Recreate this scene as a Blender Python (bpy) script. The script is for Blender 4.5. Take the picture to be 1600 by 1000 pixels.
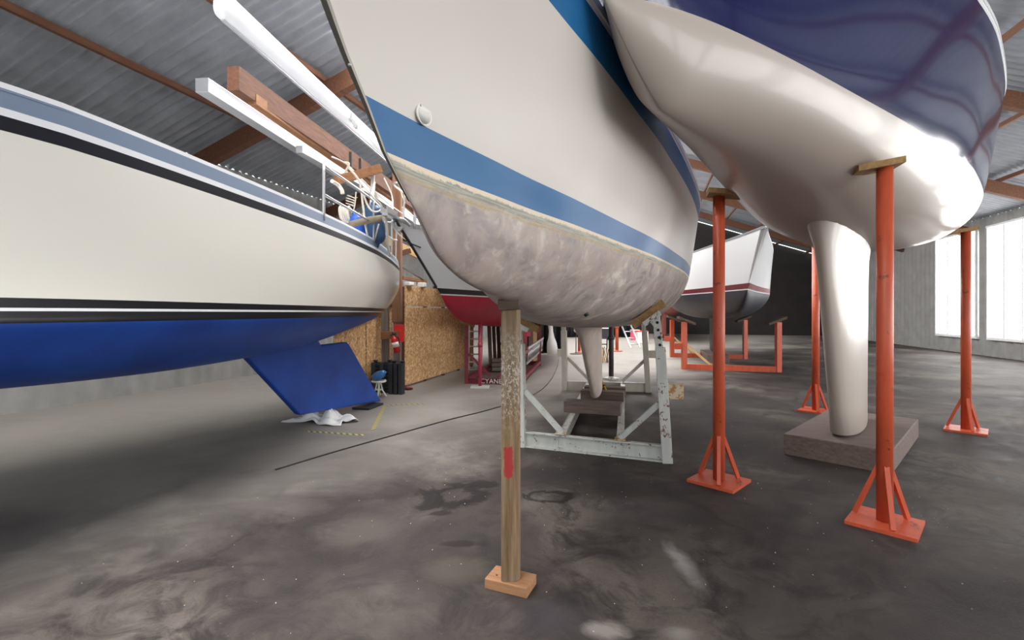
import bpy, bmesh, math, random
import numpy as np
from mathutils import Vector, Matrix
random.seed(7)
for o in list(bpy.data.objects): bpy.data.objects.remove(o)
S = bpy.context.scene; C = S.collection

# ------------------------------------------------------------------ camera, world, light
YAW = math.radians(15.9); CH = 1.5; FPX = 750.0
cam = bpy.data.cameras.new('camera'); co = bpy.data.objects.new('camera', cam); C.objects.link(co)
cam.sensor_width = 36; cam.lens = FPX/1600*36; cam.clip_start = .02; cam.clip_end = 300
cam.shift_y = -13/1600
co.location = (0, 0, CH); co.rotation_euler = (math.pi/2, 0, YAW)
S.camera = co
W = bpy.data.worlds.new('sky'); S.world = W; W.use_nodes = True
bg = W.node_tree.nodes['Background']; bg.inputs[0].default_value = (.93, .97, 1, 1); bg.inputs[1].default_value = 1.7
S.view_settings.view_transform = 'Standard'; S.view_settings.look = 'None'
S.view_settings.gamma = 1; S.view_settings.use_curve_mapping = False
S.view_settings.exposure = 0.0
SKYLIGHT = 46.0; SIDELIGHT = 7.5

FW = Vector((-math.sin(YAW), math.cos(YAW), 0)); RT = Vector((math.cos(YAW), math.sin(YAW), 0))
def P(px, py, d):                     # a measured sight line at depth d -> place in the hall
    return Vector((0, 0, CH)) + FW*d + RT*((px-800)/FPX*d) + Vector((0, 0, (487-py)/FPX*d))
def G(px, py):
    d = CH*FPX/(py-487); v = P(px, py, d); v.z = 0; return v

# ------------------------------------------------------------------ materials
M = {}
def mat(name, col, rough=.6, metal=0, spec=None, coat=0):
    m = bpy.data.materials.new(name); m.use_nodes = True; b = m.node_tree.nodes['Principled BSDF']
    b.inputs['Base Color'].default_value = (*col, 1); b.inputs['Roughness'].default_value = rough; b.inputs['Metallic'].default_value = metal
    if spec is not None: b.inputs['Specular IOR Level'].default_value = spec
    if coat: b.inputs['Coat Weight'].default_value = coat; b.inputs['Coat Roughness'].default_value = .06
    M[name] = m; return m
def srgb(r, g, b):
    f = lambda c: (c/255/12.92 if c/255 <= .04045 else ((c/255+.055)/1.055)**2.4)
    return (f(r), f(g), f(b))
class NT:
    def __init__(s, m): s.t = m.node_tree; s.b = s.t.nodes['Principled BSDF']; s.tc = s.t.nodes.new('ShaderNodeTexCoord').outputs['Object']
    def n(s, typ, **kw):
        nd = s.t.nodes.new(typ)
        for k, v in kw.items(): setattr(nd, k, v)
        return nd
    def l(s, a, b): s.t.links.new(a, b)
    def mp(s, scale=(1,1,1), rot=(0,0,0), loc=(0,0,0), src=None):
        m = s.n('ShaderNodeMapping'); m.inputs['Scale'].default_value = scale; m.inputs['Rotation'].default_value = rot; m.inputs['Location'].default_value = loc
        s.l(src or s.tc, m.inputs[0]); return m.outputs[0]
    def noise(s, vec, scale, detail=4, rough=.55, dist=0):
        x = s.n('ShaderNodeTexNoise'); x.inputs['Scale'].default_value = scale; x.inputs['Detail'].default_value = detail; x.inputs['Roughness'].default_value = rough; x.inputs['Distortion'].default_value = dist
        s.l(vec, x.inputs['Vector']); return x.outputs['Fac']
    def ramp(s, fac, stops):
        r = s.n('ShaderNodeValToRGB'); e = r.color_ramp.elements
        while len(e) < len(stops): e.new(.5)
        for q, (p, c) in zip(e, stops): q.position = p; q.color = (*c, 1) if len(c) == 3 else c
        s.l(fac, r.inputs[0]); return r.outputs[0]
    def mix(s, fac, a, b, mode='MIX'):
        m = s.n('ShaderNodeMix', data_type='RGBA', blend_type=mode)
        for src, i in ((fac, 0), (a, 6), (b, 7)):
            if hasattr(src, 'links'): s.l(src, m.inputs[i])
            else: m.inputs[i].default_value = src if i == 0 else (*src, 1)
        return m.outputs[2]
    def math(s, op, a, b=0, c=None, clamp=False):
        m = s.n('ShaderNodeMath', operation=op, use_clamp=clamp)
        for i, v in enumerate((a, b, c)):
            if v is None: continue
            if hasattr(v, 'links'): s.l(v, m.inputs[i])
            else: m.inputs[i].default_value = v
        return m.outputs[0]
    def sep(s, v=None):
        x = s.n('ShaderNodeSeparateXYZ'); s.l(v or s.tc, x.inputs[0]); return x.outputs
    def col(s, c): s.l(c, s.b.inputs['Base Color'])
    def rough(s, c): s.l(c, s.b.inputs['Roughness'])
    def bump(s, h, strength=.3, dist=.02):
        b = s.n('ShaderNodeBump'); b.inputs['Strength'].default_value = strength; b.inputs['Distance'].default_value = dist
        s.l(h, b.inputs['Height']); s.l(b.outputs[0], s.b.inputs['Normal'])
K0, K1 = (0,0,0), (1,1,1)
def mottled(name, c1, c2, scale=6, rough=.6, metal=0, stretch=(1,1,1), bump=0, coat=0):
    m = mat(name, c1, rough, metal, coat=coat); t = NT(m)
    f = t.noise(t.mp(stretch), scale, 6, .6); t.col(t.mix(t.ramp(f, [(.3, K0), (.7, K1)]), c1, c2))
    if bump: t.bump(f, bump)
    return m
def wood(name, c1, c2, axis=2, scale=5, rough=.75, bump=.25):
    s = [9, 9, 9]; s[axis] = .6
    return mottled(name, c1, c2, scale, rough, stretch=tuple(s), bump=bump)

def painted_rust(name, base, rust=srgb(110, 62, 35), amt=.64, rough=.45):
    m = mat(name, base, rough); t = NT(m)
    f = t.noise(t.mp(), 9, 6, .7); g = t.noise(t.mp(loc=(3, 1, 7)), 45, 3, .6)
    k = t.math('MULTIPLY_ADD', g, .28, t.math('MULTIPLY', f, .8))
    dirt = t.mix(t.ramp(t.noise(t.mp((3, 3, .8)), 4, 5), [(.35, K0), (.8, K1)]), base, tuple(c*.72 for c in base))
    t.col(t.mix(t.ramp(k, [(amt, K0), (amt+.035, K1)]), dirt, rust)); t.bump(f, .1); return m

# main boat
mat('gelcoat', srgb(222, 213, 201), .36, spec=.4)
m = M['gelcoat']; t = NT(m)
t.col(t.mix(t.noise(t.mp((1, .5, 1)), 1.6, 3), srgb(206, 201, 192), srgb(198, 191, 184)))
mat('boat_blue', srgb(36, 113, 168), .3, spec=.15)
m = M['boat_blue']; t = NT(m); t.col(t.mix(t.noise(t.mp((1, 1, 4)), 2.2, 4), srgb(22, 88, 142), srgb(40, 110, 160)))
mat('hull_bottom', srgb(170, 158, 154), .55); t = NT(M['hull_bottom'])
xyz = t.sep()
n1 = t.noise(t.mp((1, .8, 1.2)), 5.0, 7, .6, .5); n2 = t.noise(t.mp((1, 1, 1), loc=(5, 2, 1)), 1.3, 4, .5, .8); n3 = t.noise(t.mp((1, 1.3, 1.7), rot=(.6, .5, 0)), 8, 4, .6, .8)
c = t.ramp(n1, [(.33, srgb(128, 122, 124)), (.44, srgb(168, 156, 150)), (.54, srgb(182, 168, 160)), (.66, srgb(212, 206, 194))])
c = t.mix(t.ramp(n2, [(.42, K0), (.62, (.7, .7, .7))]), c, srgb(166, 148, 141))
c = t.mix(t.ramp(n3, [(.56, K0), (.68, (.5, .5, .5))]), c, srgb(205, 199, 188))
c = t.mix(t.ramp(t.noise(t.mp((1, 1, 1), loc=(9, 4, 3)), 5.5, 6, .7, .9), [(.56, K0), (.7, (.7, .7, .7))]), c, srgb(128, 131, 146))
# scum line: cream, grey-green streaks, ochre edge under the boot stripe (local z 0 = stripe foot)
zz = t.math('MULTIPLY_ADD', t.noise(t.mp((2, 2, 2)), 3, 3), .03, xyz[2])
zz = t.math('MULTIPLY_ADD', t.noise(t.mp((1, 1, 1)), 55, 4, .7), .03, zz)
band = t.n('ShaderNodeMapRange'); t.l(zz, band.inputs[0]); band.inputs[1].default_value = -.07+.03; band.inputs[2].default_value = .01+.027
st = t.noise(t.mp((.6, 1.5, 60)), 3, 4, .7)
sc = t.ramp(band.outputs[0], [(0, srgb(188, 176, 158)), (.14, srgb(170, 146, 104)), (.28, srgb(184, 170, 140)), (.42, srgb(168, 166, 150)), (.62, srgb(176, 172, 156)), (.72, srgb(222, 208, 184)), (1, srgb(228, 212, 190))])
sc = t.mix(t.math('MULTIPLY', t.ramp(st, [(.45, K0), (.6, (.75, .75, .75))]), t.ramp(band.outputs[0], [(.2, K0), (.3, K1), (.65, K1), (.72, K0)])), sc, srgb(118, 121, 112))
msk = t.math('MULTIPLY', t.ramp(band.outputs[0], [(0, K0), (.1, K1)]), t.math('MAXIMUM', t.ramp(band.outputs[0], [(.3, K0), (.42, K1)]), t.ramp(t.noise(t.mp((1, 1.2, 3), loc=(2, 3, 4)), 14, 5, .7), [(.4, (.25, .25, .25)), (.58, K1)])))
c = t.mix(msk, c, sc); t.col(c); t.bump(n1, .12, .01)
mottled('keel_paint', srgb(196, 181, 170), srgb(172, 158, 148), 5, .6, bump=.1)
mat('metal_strip', srgb(118, 115, 108), .4, .6)
mat('chrome', srgb(196, 196, 196), .34, .75)
mat('galvanised', srgb(196, 196, 192), .55, .1)
mat('alu', srgb(190, 192, 196), .35, .9)
mat('white_plastic', srgb(232, 230, 222), .3)
mat('white_paint', srgb(236, 238, 240), .22, coat=.2)
mat('cream_paint', srgb(230, 228, 218), .22, coat=.2)
mat('black_paint', srgb(24, 25, 30), .3)
mat('black_plastic', srgb(40, 41, 46), .5)
mat('navy', srgb(14, 26, 78), .12, coat=.4)
mat('grey_bottom', srgb(176, 165, 155), .35, coat=.15)
mottled('red_bottom', srgb(176, 22, 54), srgb(150, 16, 42), 3, .45)
mottled('dark_red', srgb(116, 20, 36), srgb(96, 16, 30), 3, .4)
mottled('blue_bottom', srgb(18, 76, 170), srgb(12, 56, 140), 2, .5)
mottled('black_bottom', srgb(40, 42, 54), srgb(30, 32, 42), 3, .5)
mottled('rust_bottom', srgb(150, 84, 74), srgb(128, 66, 60), 3, .6)
mat('grey_blue', srgb(120, 136, 158), .4)
painted_rust('cradle_white', srgb(198, 200, 194), amt=.62)
painted_rust('cradle_cream', srgb(214, 200, 172), srgb(170, 122, 60), amt=.52)
painted_rust('cradle_grey', srgb(190, 184, 172), srgb(80, 62, 48), amt=.66)
painted_rust('cradle_red', srgb(126, 34, 50), srgb(72, 28, 28), amt=.62)
painted_rust('prop_pink', srgb(172, 56, 78), srgb(112, 38, 42), amt=.66)
painted_rust('prop_orange', srgb(196, 84, 52), srgb(120, 60, 40), amt=.64)
mottled('prop_dark', srgb(70, 60, 54), srgb(48, 42, 40), 8, .6)
mat('hole_black', (.008, .008, .008), .9)
# timber
wood('timber_foot', srgb(172, 128, 92), srgb(146, 104, 70), 0, 4)
wood('timber_brown', srgb(116, 76, 52), srgb(84, 52, 36), 1, 3)
wood('timber_orange', srgb(158, 112, 74), srgb(126, 84, 52), 1, 3)
wood('timber_pale', srgb(222, 188, 138), srgb(196, 156, 104), 1, 3)
wood('timber_upright', srgb(138, 98, 70), srgb(106, 72, 50), 2, 3)
wood('timber_grey', srgb(134, 122, 112), srgb(104, 92, 84), 2, 3)
wood('timber_keel', srgb(118, 100, 92), srgb(86, 72, 68), 0, 4)
wood('timber_pad', srgb(172, 138, 88), srgb(136, 100, 58), 1, 4)
wood('timber_cap', srgb(104, 84, 68), srgb(74, 58, 48), 0, 4)
m = mat('post_wood', srgb(150, 124, 88), .8); t = NT(m); xyz = t.sep()
g1 = t.noise(t.mp((9, 9, .5)), 4, 6, .65); base = t.ramp(g1, [(.3, srgb(84, 62, 44)), (.5, srgb(120, 95, 68)), (.7, srgb(148, 126, 96))])
base = t.mix(t.ramp(t.noise(t.mp((1, 1, .7)), 2.5, 4), [(.45, K0), (.62, (.6, .6, .6))]), base, srgb(122, 114, 98))
fl = t.noise(t.mp((1, 1, .6)), 80, 5, .75)
zone = t.ramp(t.math('ABSOLUTE', t.math('SUBTRACT', xyz[2], 1.13)), [(.1, K1), (.3, K0)])
base = t.mix(t.math('MULTIPLY', t.ramp(fl, [(.5, K0), (.58, K1)]), zone), base, srgb(172, 163, 150))
# sprayed red mark
mz = t.ramp(t.math('ABSOLUTE', t.math('ADD', t.math('SUBTRACT', xyz[2], .695), t.math('MULTIPLY', t.math('SUBTRACT', t.noise(t.mp(), 30, 3), .5), .05))), [(.078, K1), (.086, K0)])
mx = t.ramp(t.math('ABSOLUTE', t.math('ADD', t.math('ADD', xyz[0], .014), t.math('MULTIPLY', t.math('SUBTRACT', t.noise(t.mp(), 40, 2), .5), .02))), [(.02, K1), (.026, K0)])
front = t.ramp(xyz[1], [(.0, K1), (.001, K0)])
base = t.mix(t.math('MULTIPLY', t.math('MULTIPLY', mz, mx), t.math('MULTIPLY', front, .9)), base, srgb(158, 34, 42))
t.col(base); t.bump(g1, .5, .01)
# OSB
m = mat('osb', srgb(196, 148, 92), .7); t = NT(m)
def flakes(rot, sc, loc):
    v = t.n('ShaderNodeTexVoronoi'); v.inputs['Scale'].default_value = sc
    t.l(t.mp((1, 1.0, 3.6), src=t.mp(rot=rot, loc=loc)), v.inputs['Vector']); return t.sep(v.outputs['Color'])[0]
f1 = flakes((.5, 0, 0), 10, (0, 0, 0)); f2 = flakes((-.7, 0, 0), 12, (3, 1, 2)); f3 = flakes((1.5, 0, 0), 11, (1, 5, 2))
pick = t.ramp(t.noise(t.mp(), 14, 2), [(.45, K0), (.5, K1)])
f = t.mix(pick, f1, f2); f = t.mix(t.ramp(t.noise(t.mp(loc=(7, 7, 7)), 12, 2), [(.52, K0), (.57, K1)]), f, f3)
t.col(t.ramp(f, [(0, srgb(182, 134, 84)), (.4, srgb(214, 168, 116)), (.75, srgb(230, 190, 138)), (1, srgb(246, 220, 178))]))
# floor
m = mat('floor_concrete', srgb(120, 114, 110), .6, spec=.15); t = NT(m); xyz = t.sep()
a1 = t.noise(t.mp(), .55, 6, .6, .4); a2 = t.noise(t.mp(loc=(4, 2, 0)), 2.4, 10, .72, 1.1); a3 = t.noise(t.mp(), 70, 4, .7)
c = t.ramp(a1, [(.36, srgb(48, 43, 42)), (.5, srgb(72, 66, 63)), (.62, srgb(104, 98, 91))])
c = t.mix(t.ramp(a2, [(.38, (.95, .95, .95)), (.54, K0)]), c, srgb(42, 38, 38))
c = t.mix(t.ramp(a3, [(.35, (.35, .35, .35)), (.6, K0)]), c, srgb(66, 61, 61))
c = t.mix(t.ramp(t.noise(t.mp(loc=(1, 8, 0)), 26, 3, .8), [(.69, K0), (.74, (.6, .6, .6))]), c, srgb(118, 111, 105))
# light painted in: paler far aisle and left floor, dark under the cradle
lit_dust = t.ramp(t.math('MULTIPLY_ADD', t.math('SUBTRACT', a1, .5), 3, xyz[1]), [(0, K0), (1, K1)])
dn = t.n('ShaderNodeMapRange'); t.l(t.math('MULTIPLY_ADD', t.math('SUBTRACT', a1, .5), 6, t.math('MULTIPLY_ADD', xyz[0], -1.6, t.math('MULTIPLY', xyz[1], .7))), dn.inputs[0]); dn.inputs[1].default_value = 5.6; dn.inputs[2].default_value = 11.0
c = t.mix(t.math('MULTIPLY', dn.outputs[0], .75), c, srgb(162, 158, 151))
def blot(px, py, rx, ry, rot, colr, amt, ring=None, edge=.35):
    global c
    g = G(px, py)
    v = t.mp((1/rx, 1/ry, 0), loc=(0, 0, 0)); mm = v.node
    mm.vector_type = 'TEXTURE'; mm.inputs['Scale'].default_value = (rx, ry, 1); mm.inputs['Location'].default_value = (g.x, g.y, 0); mm.inputs['Rotation'].default_value = (0, 0, rot)
    L = t.n('ShaderNodeVectorMath', operation='LENGTH'); t.l(v, L.inputs[0])
    dd = t.math('ADD', L.outputs['Value'], t.math('MULTIPLY', t.math('SUBTRACT', a2, .5), 2.6))
    if ring is None: k = t.ramp(dd, [(1-edge, (amt,)*3), (1, K0)])
    else: k = t.ramp(t.math('ABSOLUTE', t.math('SUBTRACT', dd, .8)), [(ring*.4, (amt,)*3), (ring, K0)])
    c = t.mix(k, c, colr)
DK = srgb(24, 21, 21)
blot(712, 775, .26, .26, YAW, DK, .85, ring=.42)
blot(752, 757, .18, .12, YAW, DK, .8)
blot(850, 776, .22, .13, YAW, DK, .7, ring=.26)
blot(690, 802, .12, .06, YAW, DK, .7)
blot(590, 900, .16, .22, YAW, srgb(62, 57, 57), .35, edge=.9)
blot(715, 850, .16, .05, YAW, DK, .6)
blot(880, 740, .6, .2, YAW, srgb(54, 50, 51), .6)
blot(850, 960, .3, .2, YAW, srgb(64, 61, 67), .5, edge=.8)
blot(1005, 800, .5, .3, YAW, srgb(72, 67, 70), .45, edge=.8)
blot(1062, 875, .08, .32, YAW, srgb(158, 152, 151), .6, edge=.8)
blot(945, 985, .12, .08, YAW, srgb(156, 149, 143), .6, edge=.7)
blot(1065, 990, .12, .1, YAW, srgb(150, 144, 140), .5, edge=.8)
blot(600, 725, .5, .4, YAW, srgb(104, 99, 93), .5, edge=.7)
blot(560, 830, .35, .3, YAW, srgb(92, 87, 81), .45, edge=.7)
blot(710, 890, .2, .16, YAW, srgb(90, 85, 74), .5, edge=.6)
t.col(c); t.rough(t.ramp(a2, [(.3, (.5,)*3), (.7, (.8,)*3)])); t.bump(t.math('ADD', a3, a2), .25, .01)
# hall
mottled('roof_grey', srgb(150, 154, 160), srgb(128, 132, 138), 2, .55)
mottled('yard', srgb(196, 192, 186), srgb(176, 172, 166), 1, .9)
mottled('wall_dark', srgb(46, 41, 40), srgb(34, 30, 30), 2, .8)
mottled('wall_grey', srgb(150, 150, 148), srgb(128, 128, 126), 2, .8)
m = mat('skylight', (.9, .93, 1), .5); b = m.node_tree.nodes['Principled BSDF']; b.inputs['Emission Color'].default_value = (1, .98, .96, 1); b.inputs['Emission Strength'].default_value = SKYLIGHT
m = mat('side_fill_glow', (.9, .93, 1), .5); b = m.node_tree.nodes['Principled BSDF']; b.inputs['Emission Color'].default_value = (1, .99, .97, 1); b.inputs['Emission Strength'].default_value = SIDELIGHT  # glow of the added right-wall windows
mat('rope_white', srgb(214, 208, 196), .85)
mat('rope_beige', srgb(176, 160, 132), .9)
mat('fender_blue', srgb(38, 92, 196), .4)
mottled('fender_dark', srgb(64, 98, 138), srgb(50, 80, 116), 4, .45)
mottled('mat_beige', srgb(140, 130, 112), srgb(120, 110, 94), 8, .85)
mat('cable', srgb(26, 26, 28), .5)
m = mat('hazard_tape', (.6, .5, .1), .6); t = NT(m); x = t.sep()
w = t.math('FRACT', t.math('MULTIPLY', t.math('ADD', x[0], x[1]), 12)); t.col(t.mix(t.ramp(w, [(.48, K0), (.52, K1)]), srgb(196, 180, 84), srgb(92, 88, 82)))
mat('cloth_white', srgb(236, 236, 234), .8)
mat('bag_blue', srgb(60, 116, 176), .3)
mat('signal_red', srgb(226, 40, 36), .5)
mat('extinguisher_red', srgb(190, 30, 32), .3)
mat('tarp_black', srgb(22, 22, 26), .5)
mat('pink', srgb(240, 90, 130), .6)
mat('yellow', srgb(214, 170, 40), .5)
mat('dust_white', srgb(176, 170, 162), .9)
mat('green', srgb(30, 96, 92), .5)
mat('lettering', srgb(226, 220, 216), .6)

# ------------------------------------------------------------------ mesh helpers
class MB:
    def __init__(s): s.v = []; s.f = []; s.smooth = []
    def add(s, vs, fs, smooth=False):
        o = len(s.v); s.v += [Vector(v) for v in vs]; s.f += [tuple(i+o for i in f) for f in fs]; s.smooth += [smooth]*len(fs); return s
    def obox(s, c, X, Y, Z):            # half-axis vectors
        c = Vector(c); X, Y, Z = Vector(X), Vector(Y), Vector(Z)
        vs = [c+X*a+Y*b+Z*d for d in (-1, 1) for b in (-1, 1) for a in (-1, 1)]
        return s.add(vs, [(0,2,3,1), (4,5,7,6), (0,1,5,4), (2,6,7,3), (0,4,6,2), (1,3,7,5)])
    def box(s, c, size, rz=0):
        cz, sz = math.cos(rz), math.sin(rz)
        return s.obox(c, (size[0]/2*cz, size[0]/2*sz, 0), (-size[1]/2*sz, size[1]/2*cz, 0), (0, 0, size[2]/2))
    def bar(s, a, b, w, h, up=(0, 0, 1)):
        a, b = Vector(a), Vector(b); d = b-a; L = d.length; d.normalize(); up = Vector(up)
        if abs(d.dot(up)) > .98: up = Vector((0, 1, 0))
        r = d.cross(up).normalized(); u = r.cross(d).normalized()
        return s.obox((a+b)/2, d*(L/2), r*(w/2), u*(h/2))
    def channel(s, a, b, w, h, side, tk=.012):   # U section: web + two flanges opening to 'side'
        a, b = Vector(a), Vector(b); d = (b-a).normalized(); side = Vector(side); side = (side-d*side.dot(d)).normalized(); u = side.cross(d).normalized()
        L = (b-a).length; c = (a+b)/2
        s.obox(c-side*(w/2-tk/2), d*(L/2), side*(tk/2), u*(h/2))
        for k in (-1, 1): s.obox(c+u*k*(h/2-tk/2), d*(L/2), side*(w/2), u*(tk/2))
        return s
    def tube(s, pts, r, n=8, caps=True):
        pts = [Vector(p) for p in pts]; m = len(pts); rs = r if isinstance(r, (list, tuple)) else [r]*m
        vs = []; prev = None
        for i, p in enumerate(pts):
            d = (pts[min(i+1, m-1)]-pts[max(i-1, 0)]).normalized()
            ref = prev if prev is not None else (Vector((0, 0, 1)) if abs(d.z) < .9 else Vector((1, 0, 0)))
            u = (ref-d*ref.dot(d)); u = u.normalized() if u.length > 1e-6 else d.orthogonal().normalized(); prev = u; w = d.cross(u)
            for k in range(n):
                a = 2*math.pi*k/n; vs.append(p+(u*math.cos(a)+w*math.sin(a))*rs[i])
        fs = [(i*n+k, i*n+(k+1) % n, (i+1)*n+(k+1) % n, (i+1)*n+k) for i in range(m-1) for k in range(n)]
        s.add(vs, fs, True)
        if caps: o = len(s.v)-len(vs); s.f += [tuple(o+k for k in reversed(range(n))), tuple(o+(m-1)*n+k for k in range(n))]; s.smooth += [False, False]
        return s
    def lathe(s, base, prof, n=20, axis=(0, 0, 1)):
        ax = Vector(axis).normalized(); return s.tube([Vector(base)+ax*z for z, r in prof], [max(r, 1e-4) for z, r in prof], n)
    def prism(s, poly, ext):            # planar polygon of 3D points, extruded
        n = len(poly); a = [Vector(p) for p in poly]; e = Vector(ext); vs = a+[p+e for p in a]
        return s.add(vs, [tuple(reversed(range(n))), tuple(range(n, 2*n))]+[(i, (i+1) % n, n+(i+1) % n, n+i) for i in range(n)])
    def build(s, name, m, parent=None, bevel=0):
        me = bpy.data.meshes.new(name); off = parent_loc(parent)
        me.from_pydata([tuple(v-off) for v in s.v], [], s.f); me.polygons.foreach_set('use_smooth', s.smooth)
        bm = bmesh.new(); bm.from_mesh(me); bmesh.ops.recalc_face_normals(bm, faces=bm.faces)
        bm.to_mesh(me); bm.free()
        me.materials.append(M[m]); o = bpy.data.objects.new(name, me); C.objects.link(o)
        if parent: o.parent = parent
        if bevel: bv = o.modifiers.new('bevel', 'BEVEL'); bv.width = bevel; bv.segments = 2; bv.limit_method = 'ANGLE'
        return o
LOC = {}
def parent_loc(p):
    return LOC.get(p.name, Vector()) if p else Vector()
def tag(o, label=None, cat=None, group=None, kind=None):
    for k, v in (('label', label), ('category', cat), ('group', group), ('kind', kind)):
        if v: o[k] = v
    return o
def thing(name, loc, label, cat, group=None):
    o = bpy.data.objects.new(name, None); o.empty_display_size = .2; C.objects.link(o); o.location = loc; LOC[o.name] = Vector(loc); return tag(o, label, cat, group)
def sub(o, part_obj):                    # child meshes of a part share the part's origin
    LOC[part_obj.name] = LOC.get(o.name, Vector()); return part_obj
def single(mb, name, m, loc, label, cat, group=None, bevel=0):
    e = bpy.data.objects.new('tmp', None); LOC['__t'] = Vector(loc)
    class Q: pass
    q = Q(); q.name = '__t'
    me = bpy.data.meshes.new(name); me.from_pydata([tuple(v-Vector(loc)) for v in mb.v], [], mb.f); me.polygons.foreach_set('use_smooth', mb.smooth)
    bm = bmesh.new(); bm.from_mesh(me); bmesh.ops.recalc_face_normals(bm, faces=bm.faces); bm.to_mesh(me); bm.free()
    bpy.data.objects.remove(e)
    me.materials.append(M[m]); o = bpy.data.objects.new(name, me); C.objects.link(o); o.location = loc
    if bevel: bv = o.modifiers.new('bevel', 'BEVEL'); bv.width = bevel; bv.segments = 2; bv.limit_method = 'ANGLE'
    return tag(o, label, cat, group)
def smooth_path(pts, n=8):
    pts = [Vector(p) for p in pts]; out = []
    for i in range(len(pts)-1):
        p0 = pts[max(i-1, 0)]; p1 = pts[i]; p2 = pts[i+1]; p3 = pts[min(i+2, len(pts)-1)]
        for k in range(n):
            u = k/n; out.append(.5*((2*p1)+(p2-p0)*u+(2*p0-5*p1+4*p2-p3)*u*u+(3*p1-p0-3*p2+p3)*u**3))
    return out+[pts[-1]]
def pch(xs, ys):
    xs = np.array(xs, float); ys = np.array(ys, float); h = np.diff(xs); d = np.diff(ys)/h; m_ = np.zeros(len(xs))
    m_[0] = d[0]; m_[-1] = d[-1]
    for i in range(1, len(xs)-1):
        m_[i] = 0 if d[i-1]*d[i] <= 0 else 2*d[i-1]*d[i]/(d[i-1]+d[i])
    def f(x):
        x = min(max(x, xs[0]), xs[-1]); i = min(int(np.searchsorted(xs, x, 'right'))-1, len(xs)-2); i = max(i, 0); u = (x-xs[i])/h[i]
        return float((2*u**3-3*u*u+1)*ys[i]+(u**3-2*u*u+u)*h[i]*m_[i]+(-2*u**3+3*u*u)*ys[i+1]+(u**3-u*u)*h[i]*m_[i+1])
    return f

# ------------------------------------------------------------------ the hall
XL, XR, Y0, Y1, EZ, RZ, RX = -9.0, 11.0, -4.5, 34.0, 4.7, 8.2, 1.0
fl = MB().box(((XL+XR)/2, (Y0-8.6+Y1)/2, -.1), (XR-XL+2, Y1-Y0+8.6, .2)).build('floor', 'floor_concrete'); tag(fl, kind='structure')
yd = MB().box(((XL+XR)/2, -29.2, -.1), (70, 32, .2)).build('floor_yard', 'yard'); tag(yd, kind='structure')
def corr(a, b, wdir, width, n=6, amp=.028, per=10):     # corrugated sheet from a to b, widths along wdir
    a, b, wd = Vector(a), Vector(b), Vector(wdir); d = (b-a); nrm = d.cross(wd).normalized(); N = n*per
    vs = []
    for i in range(N+1):
        o = wd*(width*i/N)+nrm*(amp*math.sin(2*math.pi*i/per)); vs += [a+o, b+o]
    return MB().add(vs, [(2*i, 2*i+2, 2*i+3, 2*i+1) for i in range(N)], True)
ceil = MB().bar((RX, Y0, RZ+.05), (RX, Y1, RZ+.05), .5, .06).build('ceiling', 'roof_grey'); tag(ceil, kind='structure')
SW = 1.125; nS = int((Y1-Y0)/SW)
for side, ex in ((0, XL), (1, XR)):
    proto = None; sky = None
    e = Vector((ex, Y0, EZ)); r = Vector((RX, Y0, RZ)); lo = e+(r-e)*.0; 
    for i in range(nS):
        if proto is None:
            proto = corr(e, r, (0, 1, 0), SW).build('roof_sheet', 'roof_grey', ceil); o = proto
        else:
            o = bpy.data.objects.new('roof_sheet', proto.data); C.objects.link(o); o.parent = ceil
        o.location = (0, SW*i, 0)
    # skylight strips just under the sheets
    d = (r-e); nrm = Vector((-d.z, 0, d.x)).normalized()*(-.07)
    for i in range(2, nS-1, 4):
        y = SW*i
        if sky is None:
            sky = MB().add([e+d*a_+nrm+Vector((0, w_, 0)) for a_ in (.42, .93) for w_ in (0, 1.0)], [(0, 1, 3, 2)]).build('skylight_panel', 'skylight', ceil); o = sky
        else:
            o = bpy.data.objects.new('skylight_panel', sky.data); C.objects.link(o); o.parent = ceil
        o.location = (0, y, 0)
for side, ex in ((0, XL), (1, XR)):
    e = Vector((ex, 0, EZ-.12)); r = Vector((RX, 0, RZ-.12))
    for k in range(1, 6):
        p = e+(r-e)*(k/6); MB().bar((p.x, Y0, p.z-.03), (p.x, Y1, p.z-.03), .07, .10).build('purlin', 'timber_brown', ceil)
    pr = None
    for y in np.arange(Y0+3, Y1, 4.5):
        if pr is None: pr = MB().bar((e.x, 0, e.z-.25), (r.x, 0, r.z-.25), .16, .32).build('rafter', 'timber_brown', ceil); o = pr
        else: o = bpy.data.objects.new('rafter', pr.data); C.objects.link(o); o.parent = ceil
        o.location = (0, y, 0)
def wall(name, a, b, h, m):
    a, b = Vector(a), Vector(b); L = (b-a).length
    o = corr(a, a+Vector((0, 0, h)), (b-a)/L, L, n=int(L*3), per=6).build(name, m); tag(o, kind='structure'); return o
wall('wall_left', (XL, Y0, 0), (XL, Y1, 0), EZ, 'wall_grey')
wall('wall_right', (XR, Y1, 0), (XR, Y0, 0), EZ, 'wall_grey')
for k in range(9):  # added glowing windows, put in to brighten the hulls from the right
    y0w = -3.6+k*3.0
    wn = MB().box((XR-.06, y0w+1.2, .6), (.1, 2.5, .08)).build('added_window_%d' % (k+1), 'white_paint'); tag(wn, kind='structure')
    LOC[wn.name] = Vector()
    for u in range(3):
        MB().add([(XR-.1, y0w+.03+u*.8, .66), (XR-.1, y0w+.77+u*.8, .66), (XR-.1, y0w+.77+u*.8, 4.3), (XR-.1, y0w+.03+u*.8, 4.3)], [(0, 1, 2, 3)]).build('pane', 'side_fill_glow', wn)
    for u in range(4): MB().box((XR-.09, y0w+u*.8, 2.48), (.06, .06, 3.7)).build('mullion', 'white_paint', wn)
    MB().box((XR-.09, y0w+1.2, 4.33), (.08, 2.5, .07)).build('head', 'white_paint', wn)
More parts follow.
